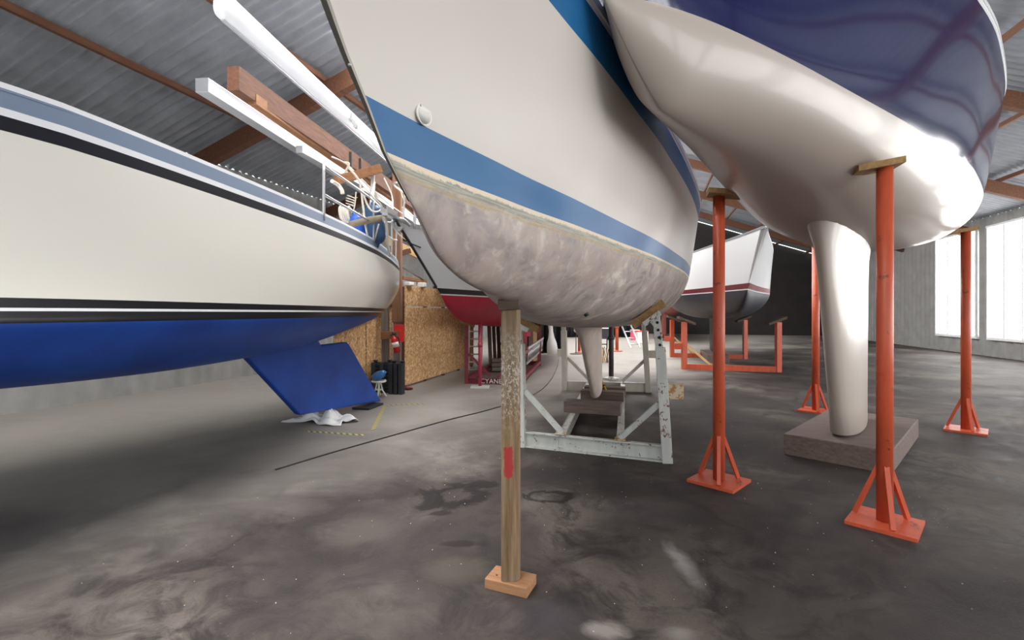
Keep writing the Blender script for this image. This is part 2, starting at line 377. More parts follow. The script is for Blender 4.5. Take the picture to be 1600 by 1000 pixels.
bw_ = MB().prism([(XL, Y1, 0), (XR, Y1, 0), (XR, Y1, EZ), (RX, Y1, RZ), (XL, Y1, EZ)], (0, .15, 0)).build('wall_back', 'wall_dark'); tag(bw_, kind='structure')

# ------------------------------------------------------------------ hull builder
def make_hull(root, prof, wl, sheer, rake, zw, bands, bottom, flip=1, p_bow=1.25, p_mid=.78, NS=70, NU=18, bottom_rows=None, deck='white_paint', origin=None, rise=(0, 0)):
    """d = distance aft of the waterline stem point. prof d->z keel line, wl d->half breadth at zw, sheer d->half breadth at top,
    rake z->d of stem above zw, bands [(name, material, z_top)], flip -1 = the end points away."""
    fk, fw, fs, fr = pch(*prof), pch(*wl), pch(*sheer), pch(*rake)
    D = wl[0][-1]; zt = bands[-1][2]; dt = fr(zt)
    ss = [(i/NS)**1.7*D for i in range(NS+1)]
    rows = []                                         # rows[k] = list of (x, d, z)
    th = math.radians(80)
    for k in range(NU+1):
        a = th*k/NU; row = []
        for d in ss:
            q = min(1, d/(D*.35)); p = p_bow+(p_mid-p_bow)*q*q*(3-2*q)
            row.append((fw(d)*(math.sin(a)/math.sin(th))**p, d, fk(d)+(zw-fk(d))*(1-math.cos(a))/(1-math.cos(th))))
        rows.append(row)
    marks = [(bottom[0], bottom[1], 0, NU)]
    z0 = zw
    for nm, m_, z1 in bands:
        nn = max(2, int((z1-z0)/.06)); s0 = len(rows)-1
        for j in range(1, nn+1):
            z = z0+(z1-z0)*j/nn; v = (z-zw)/(zt-zw); row = []; ds = fr(z)
            for d in ss:
                dd = ds+d*(D-ds)/D
                b = fw(d)+(fs(dt+d*(D-dt)/D)-fw(d))*(v**.9)
                if d == 0: b = 0
                row.append((max(b, 0), dd, z*(1+rise[0]*(min(dd, 5)-rise[1]))))
            rows.append(row)
        marks.append((nm, m_, s0, len(rows)-1)); z0 = z1
    R_ = len(rows); n = NS+1
    A = np.array(rows)                                # R x n x 3
    def vid(k, i, sd): return (k*n+i)*2+sd
    allv = np.zeros((R_*n*2, 3))
    for k in range(R_):
        for i in range(n):
            x, d, z = A[k, i]
            allv[vid(k, i, 0)] = (x, d*flip, z); allv[vid(k, i, 1)] = (-x, d*flip, z)
    # vertex normals of one side from the grid
    du = np.gradient(A, axis=1); dv = np.gradient(A, axis=0); N = np.cross(du, dv); ln = np.linalg.norm(N, axis=2, keepdims=True); N = N/np.maximum(ln, 1e-9)
    N[N[:, :, 0].mean(axis=1) < 0] *= 1
    if N[:, n//2, 0].mean() < 0: N = -N
    N[:, 0] = N[:, 1]
    ox = Vector(origin) if origin else parent_loc(root)
    objs = {}
    for nm, m_, k0, k1 in marks:
        vs = []; ns = []; idx = {}
        for k in range(k0, k1+1):
            for i in range(n):
                for sd in (0, 1):
                    idx[(k, i, sd)] = len(vs); vs.append(allv[vid(k, i, sd)]); q = N[k, i].copy(); q[1] *= flip
                    if sd: q[0] *= -1
                    if k == 0: q = np.array((0, 0, -1.0))
                    ns.append(q)
        fs_ = []
        for k in range(k0, k1):
            for i in range(n-1):
                for sd in (0, 1):
                    f = (idx[(k, i, sd)], idx[(k, i+1, sd)], idx[(k+1, i+1, sd)], idx[(k+1, i, sd)])
                    if (sd == 1) != (flip < 0): f = f[::-1]
                    fs_.append(f)
            fs_.append((idx[(k, n-1, 0)], idx[(k, n-1, 1)], idx[(k+1, n-1, 1)], idx[(k+1, n-1, 0)]))
        me = bpy.data.meshes.new(nm); me.from_pydata([tuple(v) for v in vs], [], fs_); me.polygons.foreach_set('use_smooth', [True]*len(fs_))
        me.normals_split_custom_set_from_vertices([tuple(q) for q in ns]); me.materials.append(M[m_])
        o = bpy.data.objects.new(nm, me); C.objects.link(o); o.parent = root; objs[nm] = o
    # deck
    top = [tuple(allv[vid(R_-1, i, 0)]) for i in range(n)]+[tuple(allv[vid(R_-1, i, 1)]) for i in range(n-1, -1, -1)]
    vs = [Vector(v)-Vector((0, 0, .04)) for v in top]; me = bpy.data.meshes.new('deck')
    me.from_pydata([tuple(v) for v in vs], [], [(i, i+1, 2*n-2-i, 2*n-1-i) for i in range(n-1)]); me.materials.append(M[deck])
    o = bpy.data.objects.new('deck', me); C.objects.link(o); o.parent = root; objs['deck'] = o
    return A, objs
def place_local(name, mb, m, root, bevel=0):        # mesh already in the thing's own coordinates
    me = bpy.data.meshes.new(name); me.from_pydata([tuple(v) for v in mb.v], [], mb.f); me.polygons.foreach_set('use_smooth', mb.smooth)
    bm = bmesh.new(); bm.from_mesh(me); bmesh.ops.recalc_face_normals(bm, faces=bm.faces); bm.to_mesh(me); bm.free()
    me.materials.append(M[m]); o = bpy.data.objects.new(name, me); C.objects.link(o); o.parent = root
    if bevel: bv = o.modifiers.new('bevel', 'BEVEL'); bv.width = bevel; bv.segments = 2; bv.limit_method = 'ANGLE'
    return o
def fin_mesh(le0, te0, z0, le1, te1, z1, th0, th1, flip=1, n=12, K=8, x0=0):
    mb = MB(); vs = []
    for k in range(K+1):
        u = k/K; le = le0+(le1-le0)*u; te = te0+(te1-te0)*u; z = z0+(z1-z0)*u; th = (th0+(th1-th0)*u)*(1+1.0*math.exp(-u*16))/(te-le)*(te-le); te += .12*math.exp(-u*14)
        ring = []
        for i in range(2*n):
            s_ = i/n if i <= n else (2*n-i)/n
            xx = s_*s_*(3-2*s_) if False else (1-math.cos(math.pi*s_))/2
            t_ = 5*th*(.2969*math.sqrt(xx)-.126*xx-.3516*xx**2+.2843*xx**3-.09*xx**4)
            ring.append((x0+(t_ if i <= n else -t_), (le+(te-le)*xx)*flip, z))
        vs += ring
    m2 = 2*n
    mb.add(vs, [(k*m2+i, k*m2+(i+1) % m2, (k+1)*m2+(i+1) % m2, (k+1)*m2+i) for k in range(K) for i in range(m2)], True)
    cxy = [Vector(v) for v in vs[-m2:]]; cc = sum(cxy, Vector())/m2; ring = [cc+(v-cc)*.86-Vector((0, 0, .025)) for v in cxy]
    o_ = len(mb.v); mb.v += ring; mb.f += [((K)*m2+i, (K)*m2+(i+1) % m2, o_+(i+1) % m2, o_+i) for i in range(m2)]+[tuple(o_+i for i in range(m2))]; mb.smooth += [True]*m2+[False]; return mb

# ------------------------------------------------------------------ the main yacht
ZW = 1.955; YB = 1.21; XC = -0.72
boat = thing('sailing_yacht', (XC, YB, ZW), 'cream sailing yacht with blue boot and sheer stripes, sanded bottom, on white cradle', 'boat')
prof = ([0, .09, .19, .39, .72, 1.2, 1.95, 3.96, 6.3, 8.3, 9.7, 10.6], [0, -.066, -.132, -.268, -.345, -.392, -.50, -.625, -.68, -.52, -.25, -.04])
wl = ([0, .2, .39, .59, .86, 1.27, 1.53, 2.03, 2.71, 3.5, 4.84, 5.8, 6.8, 7.8, 8.8, 9.7, 10.6], [0, .042, .09, .145, .215, .34, .41, .545, .73, .905, 1.15, 1.245, 1.26, 1.2, 1.07, .88, .62])
sheer = ([-.78, -.4, .1, .62, .92, 1.25, 1.65, 2.2, 2.74, 3.24, 3.7, 4.6, 5.6, 6.6, 7.6, 8.6, 9.6, 10.6], [0, .12, .265, .4, .485, .57, .665, .80, .915, 1.02, 1.11, 1.26, 1.38, 1.42, 1.38, 1.28, 1.12, .9])
rake = ([0, .09, .2, .5, .9, .98], [0, -.07, -.23, -.44, -.72, -.78])
rake = ([0, .092, .199, .5, .9, .98], [0, -.085, -.195, -.43, -.72, -.78])
AM, MO = make_hull(boat, prof, wl, sheer, rake, 0, [('boot_stripe', 'boat_blue', .115), ('topsides', 'gelcoat', .745), ('sheer_stripe', 'boat_blue', .895), ('toe_rail', 'white_paint', .955)], ('hull_bottom', 'hull_bottom'), NS=90, NU=24)
MO['hull_bottom']['label'] = 'sanded pinkish grey bottom with stained scum line'
kl = place_local('keel', fin_mesh(3.9, 6.4, -.60, 5.35, 6.55, -1.62, .15, .125), 'keel_paint', boat); kl['label'] = 'grey-pink fin keel standing on timbers'
fr = pch(*rake); fk = pch(*prof)
# stem strip
mb = MB()
pts = [Vector((0, fr(z)-.006, z)) for z in np.linspace(.97, 0, 22)]+[Vector((0, d_-.004, fk(d_)-.002)) for d_ in np.linspace(.02, .15, 5)]
vs = []
for i, p in enumerate(pts):
    d_ = (pts[min(i+1, len(pts)-1)]-pts[max(i-1, 0)]).normalized(); nn = Vector((0, d_.z, -d_.y)).normalized()
    if nn.y > 0: nn = -nn
    q_ = .35+.65*min(1, max(0, (p.z+.12)/.4))
    vs += [p+Vector((-.011*q_, 0, 0)), p+Vector((-.008*q_, 0, 0))+nn*.009*q_, p+Vector((.008*q_, 0, 0))+nn*.009*q_, p+Vector((.011*q_, 0, 0)), p-nn*.012]
mb.add(vs, [(i*5+k, i*5+(k+1) % 5, (i+1)*5+(k+1) % 5, (i+1)*5+k) for i in range(len(pts)-1) for k in range(5)])
strip = place_local('stem_strip', mb, 'metal_strip', boat)
for z in (.16, .36, .56, .76):
    q = Vector((.004, fr(z)-.014, z)); place_local('screw', MB().lathe(q, [(0, .005), (.003, .004), (.004, .001)], 8, (0, -1, -.5)), 'chrome', strip)
# side query
def side_at(A, y, z):                     # x of starboard skin at local (d, z)
    best = None
    pts_ = A.reshape(-1, 3); w_ = (pts_[:, 1]-y)**2+(pts_[:, 2]-z)**2; i = np.argsort(w_)[:6]; ww = 1/(w_[i]+1e-6); return float((pts_[i, 0]*ww).sum()/ww.sum())
# clamshell vent
vy, vz = .118, .142; vx = side_at(AM, vy, vz)
vent = MB(); out = Vector((.97, -.22, -.08)).normalized(); al = Vector((.22, .97, 0)).normalized(); al = Vector((al.x, al.y, -.25)).normalized(); upv = out.cross(al).normalized()
if upv.z < 0: upv = -upv
c0 = Vector((vx+.002, vy, vz))
fl_ = [c0+al*(.036*math.cos(a))+upv*(.034*math.sin(a)*(1 if math.sin(a) > 0 else .9)) for a in np.linspace(0, 2*math.pi, 25)[:-1]]
vent.prism(fl_, out*.004); vt = place_local('clamshell_vent', vent, 'white_plastic', boat); vt['label'] = 'small white clamshell vent above the boot stripe'
cw = MB(); vs = []
for j in range(7):
    ph = math.pi/2*j/6
    for i in range(17):
        a = math.pi*i/16; vs.append(c0+al*(.029*math.cos(a)*math.cos(ph*.98))-upv*(.033*math.sin(a)*math.cos(ph)-.006)+out*(.003+.026*math.sin(ph)*(.35+.65*math.sin(a))))
cw.add(vs, [(j*17+i, j*17+i+1, (j+1)*17+i+1, (j+1)*17+i) for j in range(6) for i in range(16)], True)
place_local('cowl', cw, 'white_plastic', vt)
for a, b_ in ((-.024, .016), (.022, .018), (.002, -.026)):
    place_local('screw', MB().lathe(c0+al*a+upv*b_+out*.003, [(0, .0035), (.003, .003), (.004, .001)], 8, out), 'chrome', vt)
# small skin fitting under the forefoot
q = Vector((side_at(AM, 2.3, -.47), 2.3, -.475)); place_local('skin_fitting', MB().lathe(q, [(-.02, .02), (.012, .02), (.012, .012), (0, .011)], 12, (.5, 0, -.85)), 'black_plastic', boat)

# ------------------------------------------------------------------ bow post
pb = Vector((XC-.005, YB+1.31, 0)); RZP = YAW+.03
post = thing('bow_support_post', pb, 'tall weathered timber post with a sprayed red mark under the bow', 'support post')
h0, h1 = .055, 1.51; cz = Matrix.Rotation(RZP, 3, 'Z')
oct_ = [(-.045, -.055), (.03, -.055), (.052, -.028), (.052, .055), (-.052, .055), (-.052, -.048)]
mb = MB(); mb.prism([Vector((x_, y_, h0)) for x_, y_ in oct_], (0, 0, h1-h0)); o = place_local('timber', mb, 'post_wood', post, .003); o.rotation_euler = (0, 0, RZP)
mb = MB(); mb.box((0, 0, .0275), (.245, .15, .055)); o = place_local('foot_block', mb, 'timber_foot', post, .004); o.rotation_euler = (0, 0, RZP-.43)
o2 = place_local('nail', MB().lathe((-.075, -.02, .055), [(0, .006), (.002, .006), (.003, .002)], 8), 'prop_dark', o)
mb = MB(); mb.obox((-.012, -.012, h1+.028), (.056, 0, .004), (0, .065, .0), (-.002, 0, .028)); o = place_local('cap_block', mb, 'timber_cap', post, .004); o.rotation_euler = (0, 0, RZP)

# ------------------------------------------------------------------ white cradle under the main yacht
LN, RN, LF, RF = [Vector((x_, y_, 0)) for x_, y_ in ((XC-.645, 5.18), (XC+.90, 5.03), (XC-.824, 9.15), (XC+.713, 9.3))]
cen = (LN+RN+LF+RF)/4
cr = thing('boat_cradle', cen, 'white painted steel yacht cradle with rust spots and hole-drilled posts', 'cradle')
Zv = Vector((0, 0, 1))
def end_frame(L, R, m_, hullA, fwd):
    dr = (R-L).normalized()
    MB().channel(L+Zv*.085, R+Zv*.085, .07, .17, -fwd, .014).build('cross_beam', m_, cr)
    tops = []
    for s_, B in ((-1, L), (1, R)):
        inw = -dr*s_
        ln = 1 if s_ > 0 else -.35; base = B; knee = B+inw*.07*ln+Zv*1.14; top = B+inw*.125*ln+Zv*(1.62 if s_ > 0 else 1.56)
        p_ = MB().bar(base, knee, .10, .13, fwd); ps = p_.build('post', m_, cr, .004); sub(cr, ps)
        it = MB().bar(knee-(knee-base).normalized()*.3, top, .075, .085, fwd); it_o = it.build('post_extension', m_, cr, .004); sub(cr, it_o)
        dv = (top-knee); 
        for k in range(6):
            hp = knee+dv*(.06+k*.155)
            MB().lathe(hp-fwd*.049+inw*0, [(0, .0145), (.0065, .0145)], 12, fwd).build('pin_hole', 'hole_black', it_o)
        MB().bar(base+inw*.04+Zv*.62, base+inw*.47+Zv*.19, .055, .055, fwd).build('brace', m_, cr, .003)
        MB().bar(base+inw*.03+Zv*.71, base-inw*.15+Zv*.71, .10, .14).build('side_arm', 'cradle_cream' if (s_ == 1 and fwd.y > 0) else m_, cr, .003)
        # swivel head and plank pad laid on the hull
        yl = top.y-YB; xl = abs(top.x-XC)-.09
        col = hullA[:25]; i = int(np.argmin(abs(hullA[3, :, 1]-yl))); sec = hullA[:26, i]; j = int(np.argmin(abs(sec[:, 0]-xl))); j = max(1, min(j, 23))
        cpt = Vector((XC+s_*sec[j, 0], top.y, ZW+sec[j, 2])); tg = Vector((s_*(sec[j+1, 0]-sec[j-1, 0]), 0, sec[j+1, 2]-sec[j-1, 2])).normalized(); nr = Vector((tg.z*s_, 0, -abs(tg.x))).normalized()
        pc = cpt+nr*.046
        pad = MB().obox(pc, tg*.19, Vector((0, .06, 0)), nr*.04).build('pad_plank', 'timber_pad', cr, .003); sub(cr, pad)
        hd = MB().obox(pc+nr*.055-fwd*.03, tg*.10, Vector((0, .06, 0)), nr*.026)
        hc = pc+nr*.12; hd.bar(pc+nr*.05, hc, .07, .08, fwd); hd.lathe(hc-fwd*.045, [(0, .036), (.09, .036)], 16, fwd); hd.bar(hc, top-Zv*.04, .06, .07, fwd)
        hd.build('swivel_head', m_, cr, .003)
end_frame(LN, RN, 'cradle_white', AM, Vector((0, 1, 0)))
end_frame(LF, RF, 'cradle_grey', AM, Vector((0, -1, 0)))
for u in (.29, .70):
    a = LN+(RN-LN)*u; b_ = LF+(RF-LF)*u
    MB().channel(a+Zv*.1, b_+Zv*.1, .08, .13, (-1 if u > .5 else 1, 0, 0), .012).build('long_rail', 'cradle_white', cr)
    MB().box((a.x, a.y-.0, .185), (.11, .09, .012)).build('gusset', 'cradle_cream', cr)
def beam(cx, cy, w, d, h, rz, zb, label):
    return single(MB().box((cx, cy, zb+h/2), (w, d, h), rz), 'timber_block', 'timber_keel', (cx, cy, zb), label, 'timber', 'timbers under the keel', .006)
kx = XC+.03
beam(kx-.02, 6.42, .74, .24, .145, -.05, .165, 'dark timber beam under the front tip of the fin keel')
beam(kx+.02, 7.35, .64, .2, .145, -.03, .165, 'dark timber beam under the middle of the fin keel')
beam(kx+.02, 7.75, .64, .2, .145, .02, .165, 'dark timber beam under the trailing edge of the fin keel')

# dark prop under the aft part
def prop(px, py, ztop, r, m_, label, name='prop_stand', base='disc', grp=None, bm='cradle_white'):
    g = G(px, py); t_ = thing(name, g, label, 'prop stand', grp)
    MB().lathe(g+Zv*.02, [(0, r), (ztop-.02, r)], 16).build('pipe', m_, t_)
    if base == 'disc': MB().lathe(g, [(0, r*3.4), (.02, r*3.4), (.022, r*1.2), (.06, r*1.05)], 20).build('base_plate', bm, t_)
    else: MB().box(g+Zv*.02, (.36, .16, .04), YAW-.1).build('base_board', 'galvanised', t_)
    MB().lathe(g+Zv*(ztop*.62), [(0, r*1.35), (.08, r*1.35)], 16).build('collar', m_, t_)
    return t_
pr = prop(955, 592, 1.42, .055, 'prop_dark', 'dark steel pipe prop with a white base disc under the yacht stern')

# ------------------------------------------------------------------ big neighbour yacht, navy with beige bottom (to the right)
ang = math.radians(-30); NP = (-.195, 2.034, 2.85); NSC = 1.02
nb = thing('navy_yacht', NP, 'navy blue yacht with smooth beige bottom overhanging the cream yacht', 'boat')
nb.rotation_euler = (0, 0, ang); nb.scale = (NSC,)*3
profN = ([0, .061, .209, .325, .454, .514, .667, .85, 1.4, 2.4, 4.0, 5.6, 6.8, 7.8], [0, -.055, -.18, -.26, -.335, -.355, -.36, -.36, -.36, -.43, -.58, -.58, -.4, -.08])
wlN = ([0, .1, .3, .6, 1.1, 1.8, 3.2, 4.6, 5.8, 6.8, 7.8], [0, .045, .14, .24, .36, .5, .76, .95, .98, .9, .66])
shN = ([-.8, -.3, .3, .9, 1.8, 3, 4.5, 5.8, 6.8, 7.8], [0, .13, .3, .46, .68, .92, 1.12, 1.16, 1.08, .85])
rkN = ([0, .07, .6, 1.1, 1.2], [0, -.079, -.42, -.74, -.8])
AN, NO = make_hull(nb, profN, wlN, shN, rkN, 0, [('topsides', 'navy', 1.1), ('toe_rail', 'white_paint', 1.18)], ('hull_bottom', 'grey_bottom'), NS=60)
LOC[nb.name] = Vector()
place_local('keel', fin_mesh(3.2, 5.4, -.46, 4.0, 5.3, -2.545, .2, .26), 'grey_bottom', nb)
nbm = Matrix.Translation(NP) @ Matrix.Rotation(ang, 4, 'Z') @ Matrix.Scale(NSC, 4)
w0 = nbm @ Vector((0, 4.75, 0))
single(MB().box((w0.x, w0.y, .11), (.9, 1.9, .22), ang), 'timber_block', 'timber_keel', (w0.x, w0.y, 0), 'dark timber block under the keel of the navy yacht', 'timber', None, .01)
for d_, s_ in ((2.6, -1), (2.6, 1), (6.6, -1), (6.6, 1)):
    i = int(np.argmin(abs(AN[3, :, 1]-d_))); sec = AN[:19, i]; q = sec[11]
    wp = nbm @ Vector((s_*q[0], q[1], q[2])); wp = wp+Vector((0, 0, -.01)); g = nbm @ Vector((s_*(q[0]+.05), q[1], 0)); g.z = 0
    tt = thing('prop_stand', g, 'orange-red steel prop stand under the %s part of the navy yacht' % ('forward' if d_ < 5 else 'after'), 'prop stand', 'props of the navy yacht')
    MB().lathe(g+Zv*.02, [(0, .05), (wp.z-.08, .05)], 14).build('pipe', 'prop_orange', tt)
    MB().box(g+Zv*.012, (.4, .4, .024), ang).build('base_plate', 'prop_orange', tt)
    MB().obox(wp-Zv*.045, (.14, 0, .02*s_), (0, .1, 0), (0, 0, .022)).build('pad_plank', 'timber_pad', tt)
    for k in range(3):
        a = k*2.09+.4; MB().bar(g+Zv*.5, g+Vector((.18*math.cos(a), .18*math.sin(a), .03)), .03, .03).build('brace', 'prop_orange', tt)

# ------------------------------------------------------------------ red-bottomed yacht beyond
XRb, YRb, ZRb = -3.3, 7.3, 1.775
rb = thing('sailing_yacht', (XRb, YRb, ZRb), 'white sailing yacht with red bottom and black boot stripe on red cradle', 'boat')
profR = ([0, .35, .9, 1.6, 2.8, 4.6, 6.5, 8, 9], [-.0, -.25, -.45, -.53, -.6, -.66, -.55, -.3, -.05])
wlR = ([0, .4, .9, 1.75, 2.8, 4.2, 5.6, 7, 8.2, 9], [0, .1, .22, .45, .75, 1.05, 1.18, 1.12, .95, .75])
shR = ([-1.55, -.9, -.2, .7, 1.75, 2.8, 4.2, 5.6, 7, 8.2, 9], [0, .14, .32, .56, .82, 1.04, 1.26, 1.36, 1.3, 1.14, .95])
rkR = ([0, .1, .5, .9, 1.02], [0, -.14, -.74, -1.36, -1.55])
AR, RO = make_hull(rb, profR, wlR, shR, rkR, 0, [('pin_stripe', 'white_paint', .022), ('boot_stripe', 'black_paint', .11), ('topsides', 'white_paint', .94), ('toe_rail', 'alu', .98)], ('hull_bottom', 'red_bottom'), NS=60)
LOC[rb.name] = Vector((XRb, YRb, ZRb))
place_local('keel', fin_mesh(3.6, 5.8, -.55, 4.4, 5.8, -1.5, .18, .24), 'red_bottom', rb)
frR = pch(*rkR); mb = MB()
pts = [Vector((0, frR(z)-.004, z)) for z in np.linspace(.96, .12, 16)]
for a, b_ in zip(pts, pts[1:]): mb.bar(a, b_, .03, .025)
place_local('stem_strip', mb, 'black_paint', rb)
# name line on the bow
for s_ in (1,):
    a_ = P(658, 378, 6.75)-Vector((XRb, YRb, ZRb)); b_ = P(678, 386, 7.05)-Vector((XRb, YRb, ZRb))
    for pt in (a_, b_): pt.x = side_at(AR, pt.y, pt.z)+.003
    place_local('trim_line', MB().bar(a_, b_, .008, .016), 'black_paint', rb)
# pulpit rails
def rail(name, paths, r, m_, root):
    mb = MB()
    for p_ in paths: mb.tube(smooth_path(p_, 6), r, 8)
    return place_local(name, mb, m_, root)
pul = []
def shx(d): return pch(*shR)(d)
dk = .96
pul.append([(s_*.0+x_, d, dk+.52) for x_, d, s_ in ((shx(.3), .3, 1), (shx(-.5), -.5, 1), (.1, -1.35, 1), (-.1, -1.35, 1), (-shx(-.5), -.5, 1), (-shx(.3), .3, 1))])
rail('pulpit', pul+[[(x_*shx(d), d, dk-.05), (x_*shx(d), d+.05, dk+.52)] for d in (-1.1, -.5, .25) for x_ in (1, -1)]+[[(x_*shx(.25), .25, dk+.26), (x_*shx(-1.1), -1.1, dk+.26)] for x_ in (1, -1)], .014, 'chrome', rb)
# bow roller with anchor (shank, crown and fluke)
an = place_local('bow_roller', MB().bar((0, -1.25, .985), (0, -1.75, 1.0), .09, .04).bar((-.045, -1.5, 1.03), (-.045, -1.78, 1.05), .01, .08).bar((.045, -1.5, 1.03), (.045, -1.78, 1.05), .01, .08), 'chrome', rb)
ap = thing('anchor', P(617, 345, 6.6), 'galvanised plough anchor hanging from the bow roller of the red-bottomed yacht', 'anchor')
ab = parent_loc(ap)
def Q6(px, py, d=6.55): return P(px, py, d)
MB().tube(smooth_path([Q6(640, 352, 6.75), Q6(630, 343), Q6(620, 342), Q6(614, 348)], 6), [.022]*19, 8).build('shank', 'galvanised', ap)
fl2 = [Q6(613, 345), Q6(616, 353), Q6(621, 362), Q6(634, 375), Q6(625, 369), Q6(617, 361), Q6(612, 352)]
MB().prism(fl2, FW*.03).build('fluke', 'galvanised', ap)
MB().prism([Q6(614, 346, 6.6), Q6(622, 352, 6.6), Q6(630, 355, 6.6), Q6(624, 361, 6.6), Q6(617, 358, 6.6)], FW*.2).build('crown', 'galvanised', ap)
# its red cradle
nl, nr_, fr_ = G(729, 599), G(815, 601), G(843, 571); fl3 = nl+(fr_-nr_)
rc = thing('boat_cradle', (nl+fr_)/2, 'red steel yacht cradle with white lettering on its beam', 'cradle')
MB().channel(nl+Zv*.06, nr_+Zv*.06, .07, .12, FW*-1, .012).build('cross_beam', 'cradle_red', rc)
MB().channel(fl3+Zv*.06, fr_+Zv*.06, .07, .12, FW*-1, .012).build('cross_beam', 'cradle_red', rc)
for a, b_ in ((nl, fl3), (nr_, fr_)): MB().bar(a+(b_-a)*.0+Zv*.1, b_+Zv*.1, .08, .08).build('long_rail', 'cradle_red', rc)
for g_, s_ in ((nl, 1), (nr_, -1), (fl3, 1), (fr_, -1)):
    MB().bar(g_, g_+Zv*1.22, .08, .08, FW).build('post', 'cradle_red', rc, .004)
    MB().bar(g_+Zv*.62+RT*s_*.04, g_+RT*s_*.5+Zv*.15, .05, .05).build('brace', 'cradle_red', rc)
    MB().obox(g_+Zv*1.24+RT*s_*.03, RT*.14+Zv*(-.04*s_), FW*.09, Zv*.025).build('pad_plank', 'timber_pad', rc)
for a, b_ in ((nr_, fr_),): MB().bar(a+Zv*.62, b_+Zv*.62, .05, .08).build('side_arm', 'cradle_red', rc)
# lettering
cu = bpy.data.curves.new('lettering', 'FONT'); cu.body = 'CYANEYA'; cu.size = .135; cu.extrude = .002; cu.space_character = 1.05
to = bpy.data.objects.new('lettering_tmp', cu); C.objects.link(to); bpy.context.view_layer.update()
me = bpy.data.meshes.new_from_object(to.evaluated_get(bpy.context.evaluated_depsgraph_get())); bpy.data.objects.remove(to)
me.materials.append(M['lettering']); lt = bpy.data.objects.new('lettering', me); C.objects.link(lt); lt.parent = rc
dr = (nr_-nl).normalized(); lp = nl+dr*.30+Zv*.02-FW*.052-LOC[rc.name]; lt.location = lp; lt.rotation_euler = (math.pi/2, 0, math.atan2(dr.y, dr.x)); lt['label'] = 'white block lettering'
pk = prop(750, 606, 1.30, .034, 'prop_pink', 'pinkish red pipe prop on a grey board beside the red cradle', base='board')
# planks and ladders leaning under/behind the red boat
def lean_plank(px, pyb, pyt, d, w, th, m_, label, lean=.12, grp=None):
    b_ = P(px, pyb, d); b_.z = 0; t_ = P(px-3, pyt, d+lean)
    return single(MB().bar(b_, t_, w, th, FW), 'plank', m_, b_, label, 'plank', grp, .003)
for k, (px, m_, w) in enumerate(((767, 'timber_grey', .10), (774, 'timber_upright', .09), (781, 'timber_brown', .10), (788, 'timber_upright', .11), (795, 'timber_pale', .09), (802, 'timber_orange', .10))):
    lean_plank(px, 585, 506, 12.6+.08*k, w, .035, m_, '%s plank leaning upright behind the red cradle' % ('weathered grey', 'light brown', 'dark brown', 'broad light brown', 'pale yellowish', 'orange-brown')[k], grp='planks behind the red cradle')
for k in range(3):
    a = P(768, 580-8*k, 12.0+.1*k); b_ = P(800, 578-8*k, 12.1+.1*k); a.z = b_.z = .07+.1*k
    single(MB().bar(a, b_, .2, .09), 'timber_block', 'timber_grey', (a+b_)/2-Zv*.045, 'grey timber %s inside the red cradle' % ('at the bottom of the stack', 'in the middle of the stack', 'on top of the stack')[k], 'timber', 'timbers stacked in the red cradle', .004)
def ladder(name, a, b_, side, w, n, label, m_='alu', r=.018, cat='ladder'):
    a, b_ = Vector(a), Vector(b_); side = Vector(side).normalized()*(w/2); t_ = thing(name, a, label, cat)
    for s_ in (-1, 1): MB().bar(a+side*s_, b_+side*s_, .025, .06, side).build('rail', m_, t_)
    for k in range(n):
        c_ = a+(b_-a)*((k+.5)/n); MB().tube([c_-side, c_+side], r, 8).build('rung', m_, t_)
    return t_
a = P(741, 598, 11.6); a.z = 0; b_ = P(743, 500, 11.9)
ladder('leaning_ladder', a, b_, RT, .32, 7, 'grey metal ladder standing upright behind the red cradle post', 'cradle_grey')
a = P(824, 556, 10.6); b_ = P(848, 537, 14.2)
ladder('long_ladder', a, b_, Zv*.9+RT*.1, .34, 12, 'long aluminium ladder stored on edge along the red cradle')
# vertical boards far side
for k, (px, m_, w) in enumerate(((831, 'timber_grey', .2), (836, 'timber_pale', .12), (826, 'pink', .12), (842, 'dark_red', .08))):
    b_ = P(px, 560, 14.6); b_.z = 0 if m_ != 'pink' else .75; t_ = P(px, 500, 14.7)
    single(MB().bar(b_, t_, w, .03, FW), 'plank' if m_ != 'pink' else 'pink_ribbon_panel', m_, b_, ['wide grey board standing near the far end of red cradle', 'pale board standing near the far end of red cradle', 'bright pink strip hanging below the red-bottomed yacht', 'narrow dark red board near the far end of red cradle'][k], 'board')

# ------------------------------------------------------------------ right boat: dark red stripe, black bottom
XQ, YQ, ZQ = 1.95, 10.8, 1.95
qb = thing('sailing_yacht', (XQ, YQ, ZQ), 'white yacht with dark red boot stripe and black bottom on orange-red stands', 'boat')
sc_ = 1.16
AQ, QO = make_hull(qb, ([d*sc_ for d in profR[0]], profR[1]), ([d*sc_ for d in wlR[0]], [min(b*1.5, 1.36*math.sin(min(1, b/.95)*1.45)) for b in wlR[1]]), ([d*sc_ for d in shR[0]], [b*1.14 for b in shR[1]]), rkR, 0,
    [('pin_stripe', 'white_paint', .02), ('boot_stripe', 'dark_red', .13), ('topsides', 'white_paint', 1.0), ('toe_rail', 'alu', 1.04)], ('hull_bottom', 'black_bottom'), NS=50)
LOC[qb.name] = Vector((XQ, YQ, ZQ))
place_local('keel', fin_mesh(3.6, 6.4, -.55, 4.4, 6.2, -1.62, .18, .26), 'black_bottom', qb)
single(MB().box((XQ, YQ+5.3, .12), (.6, 2.0, .24)), 'timber_block', 'timber_keel', (XQ, YQ+5.3, 0), 'dark timber under the keel of the black-bottomed yacht', 'timber', None, .01)
qc = thing('boat_cradle', G(1070, 577), 'orange-red steel cradle with timber braces under the black-bottomed yacht', 'cradle')
g1, g2 = G(1069, 577), G(1050, 558); ax = Vector((1, 0, 0))
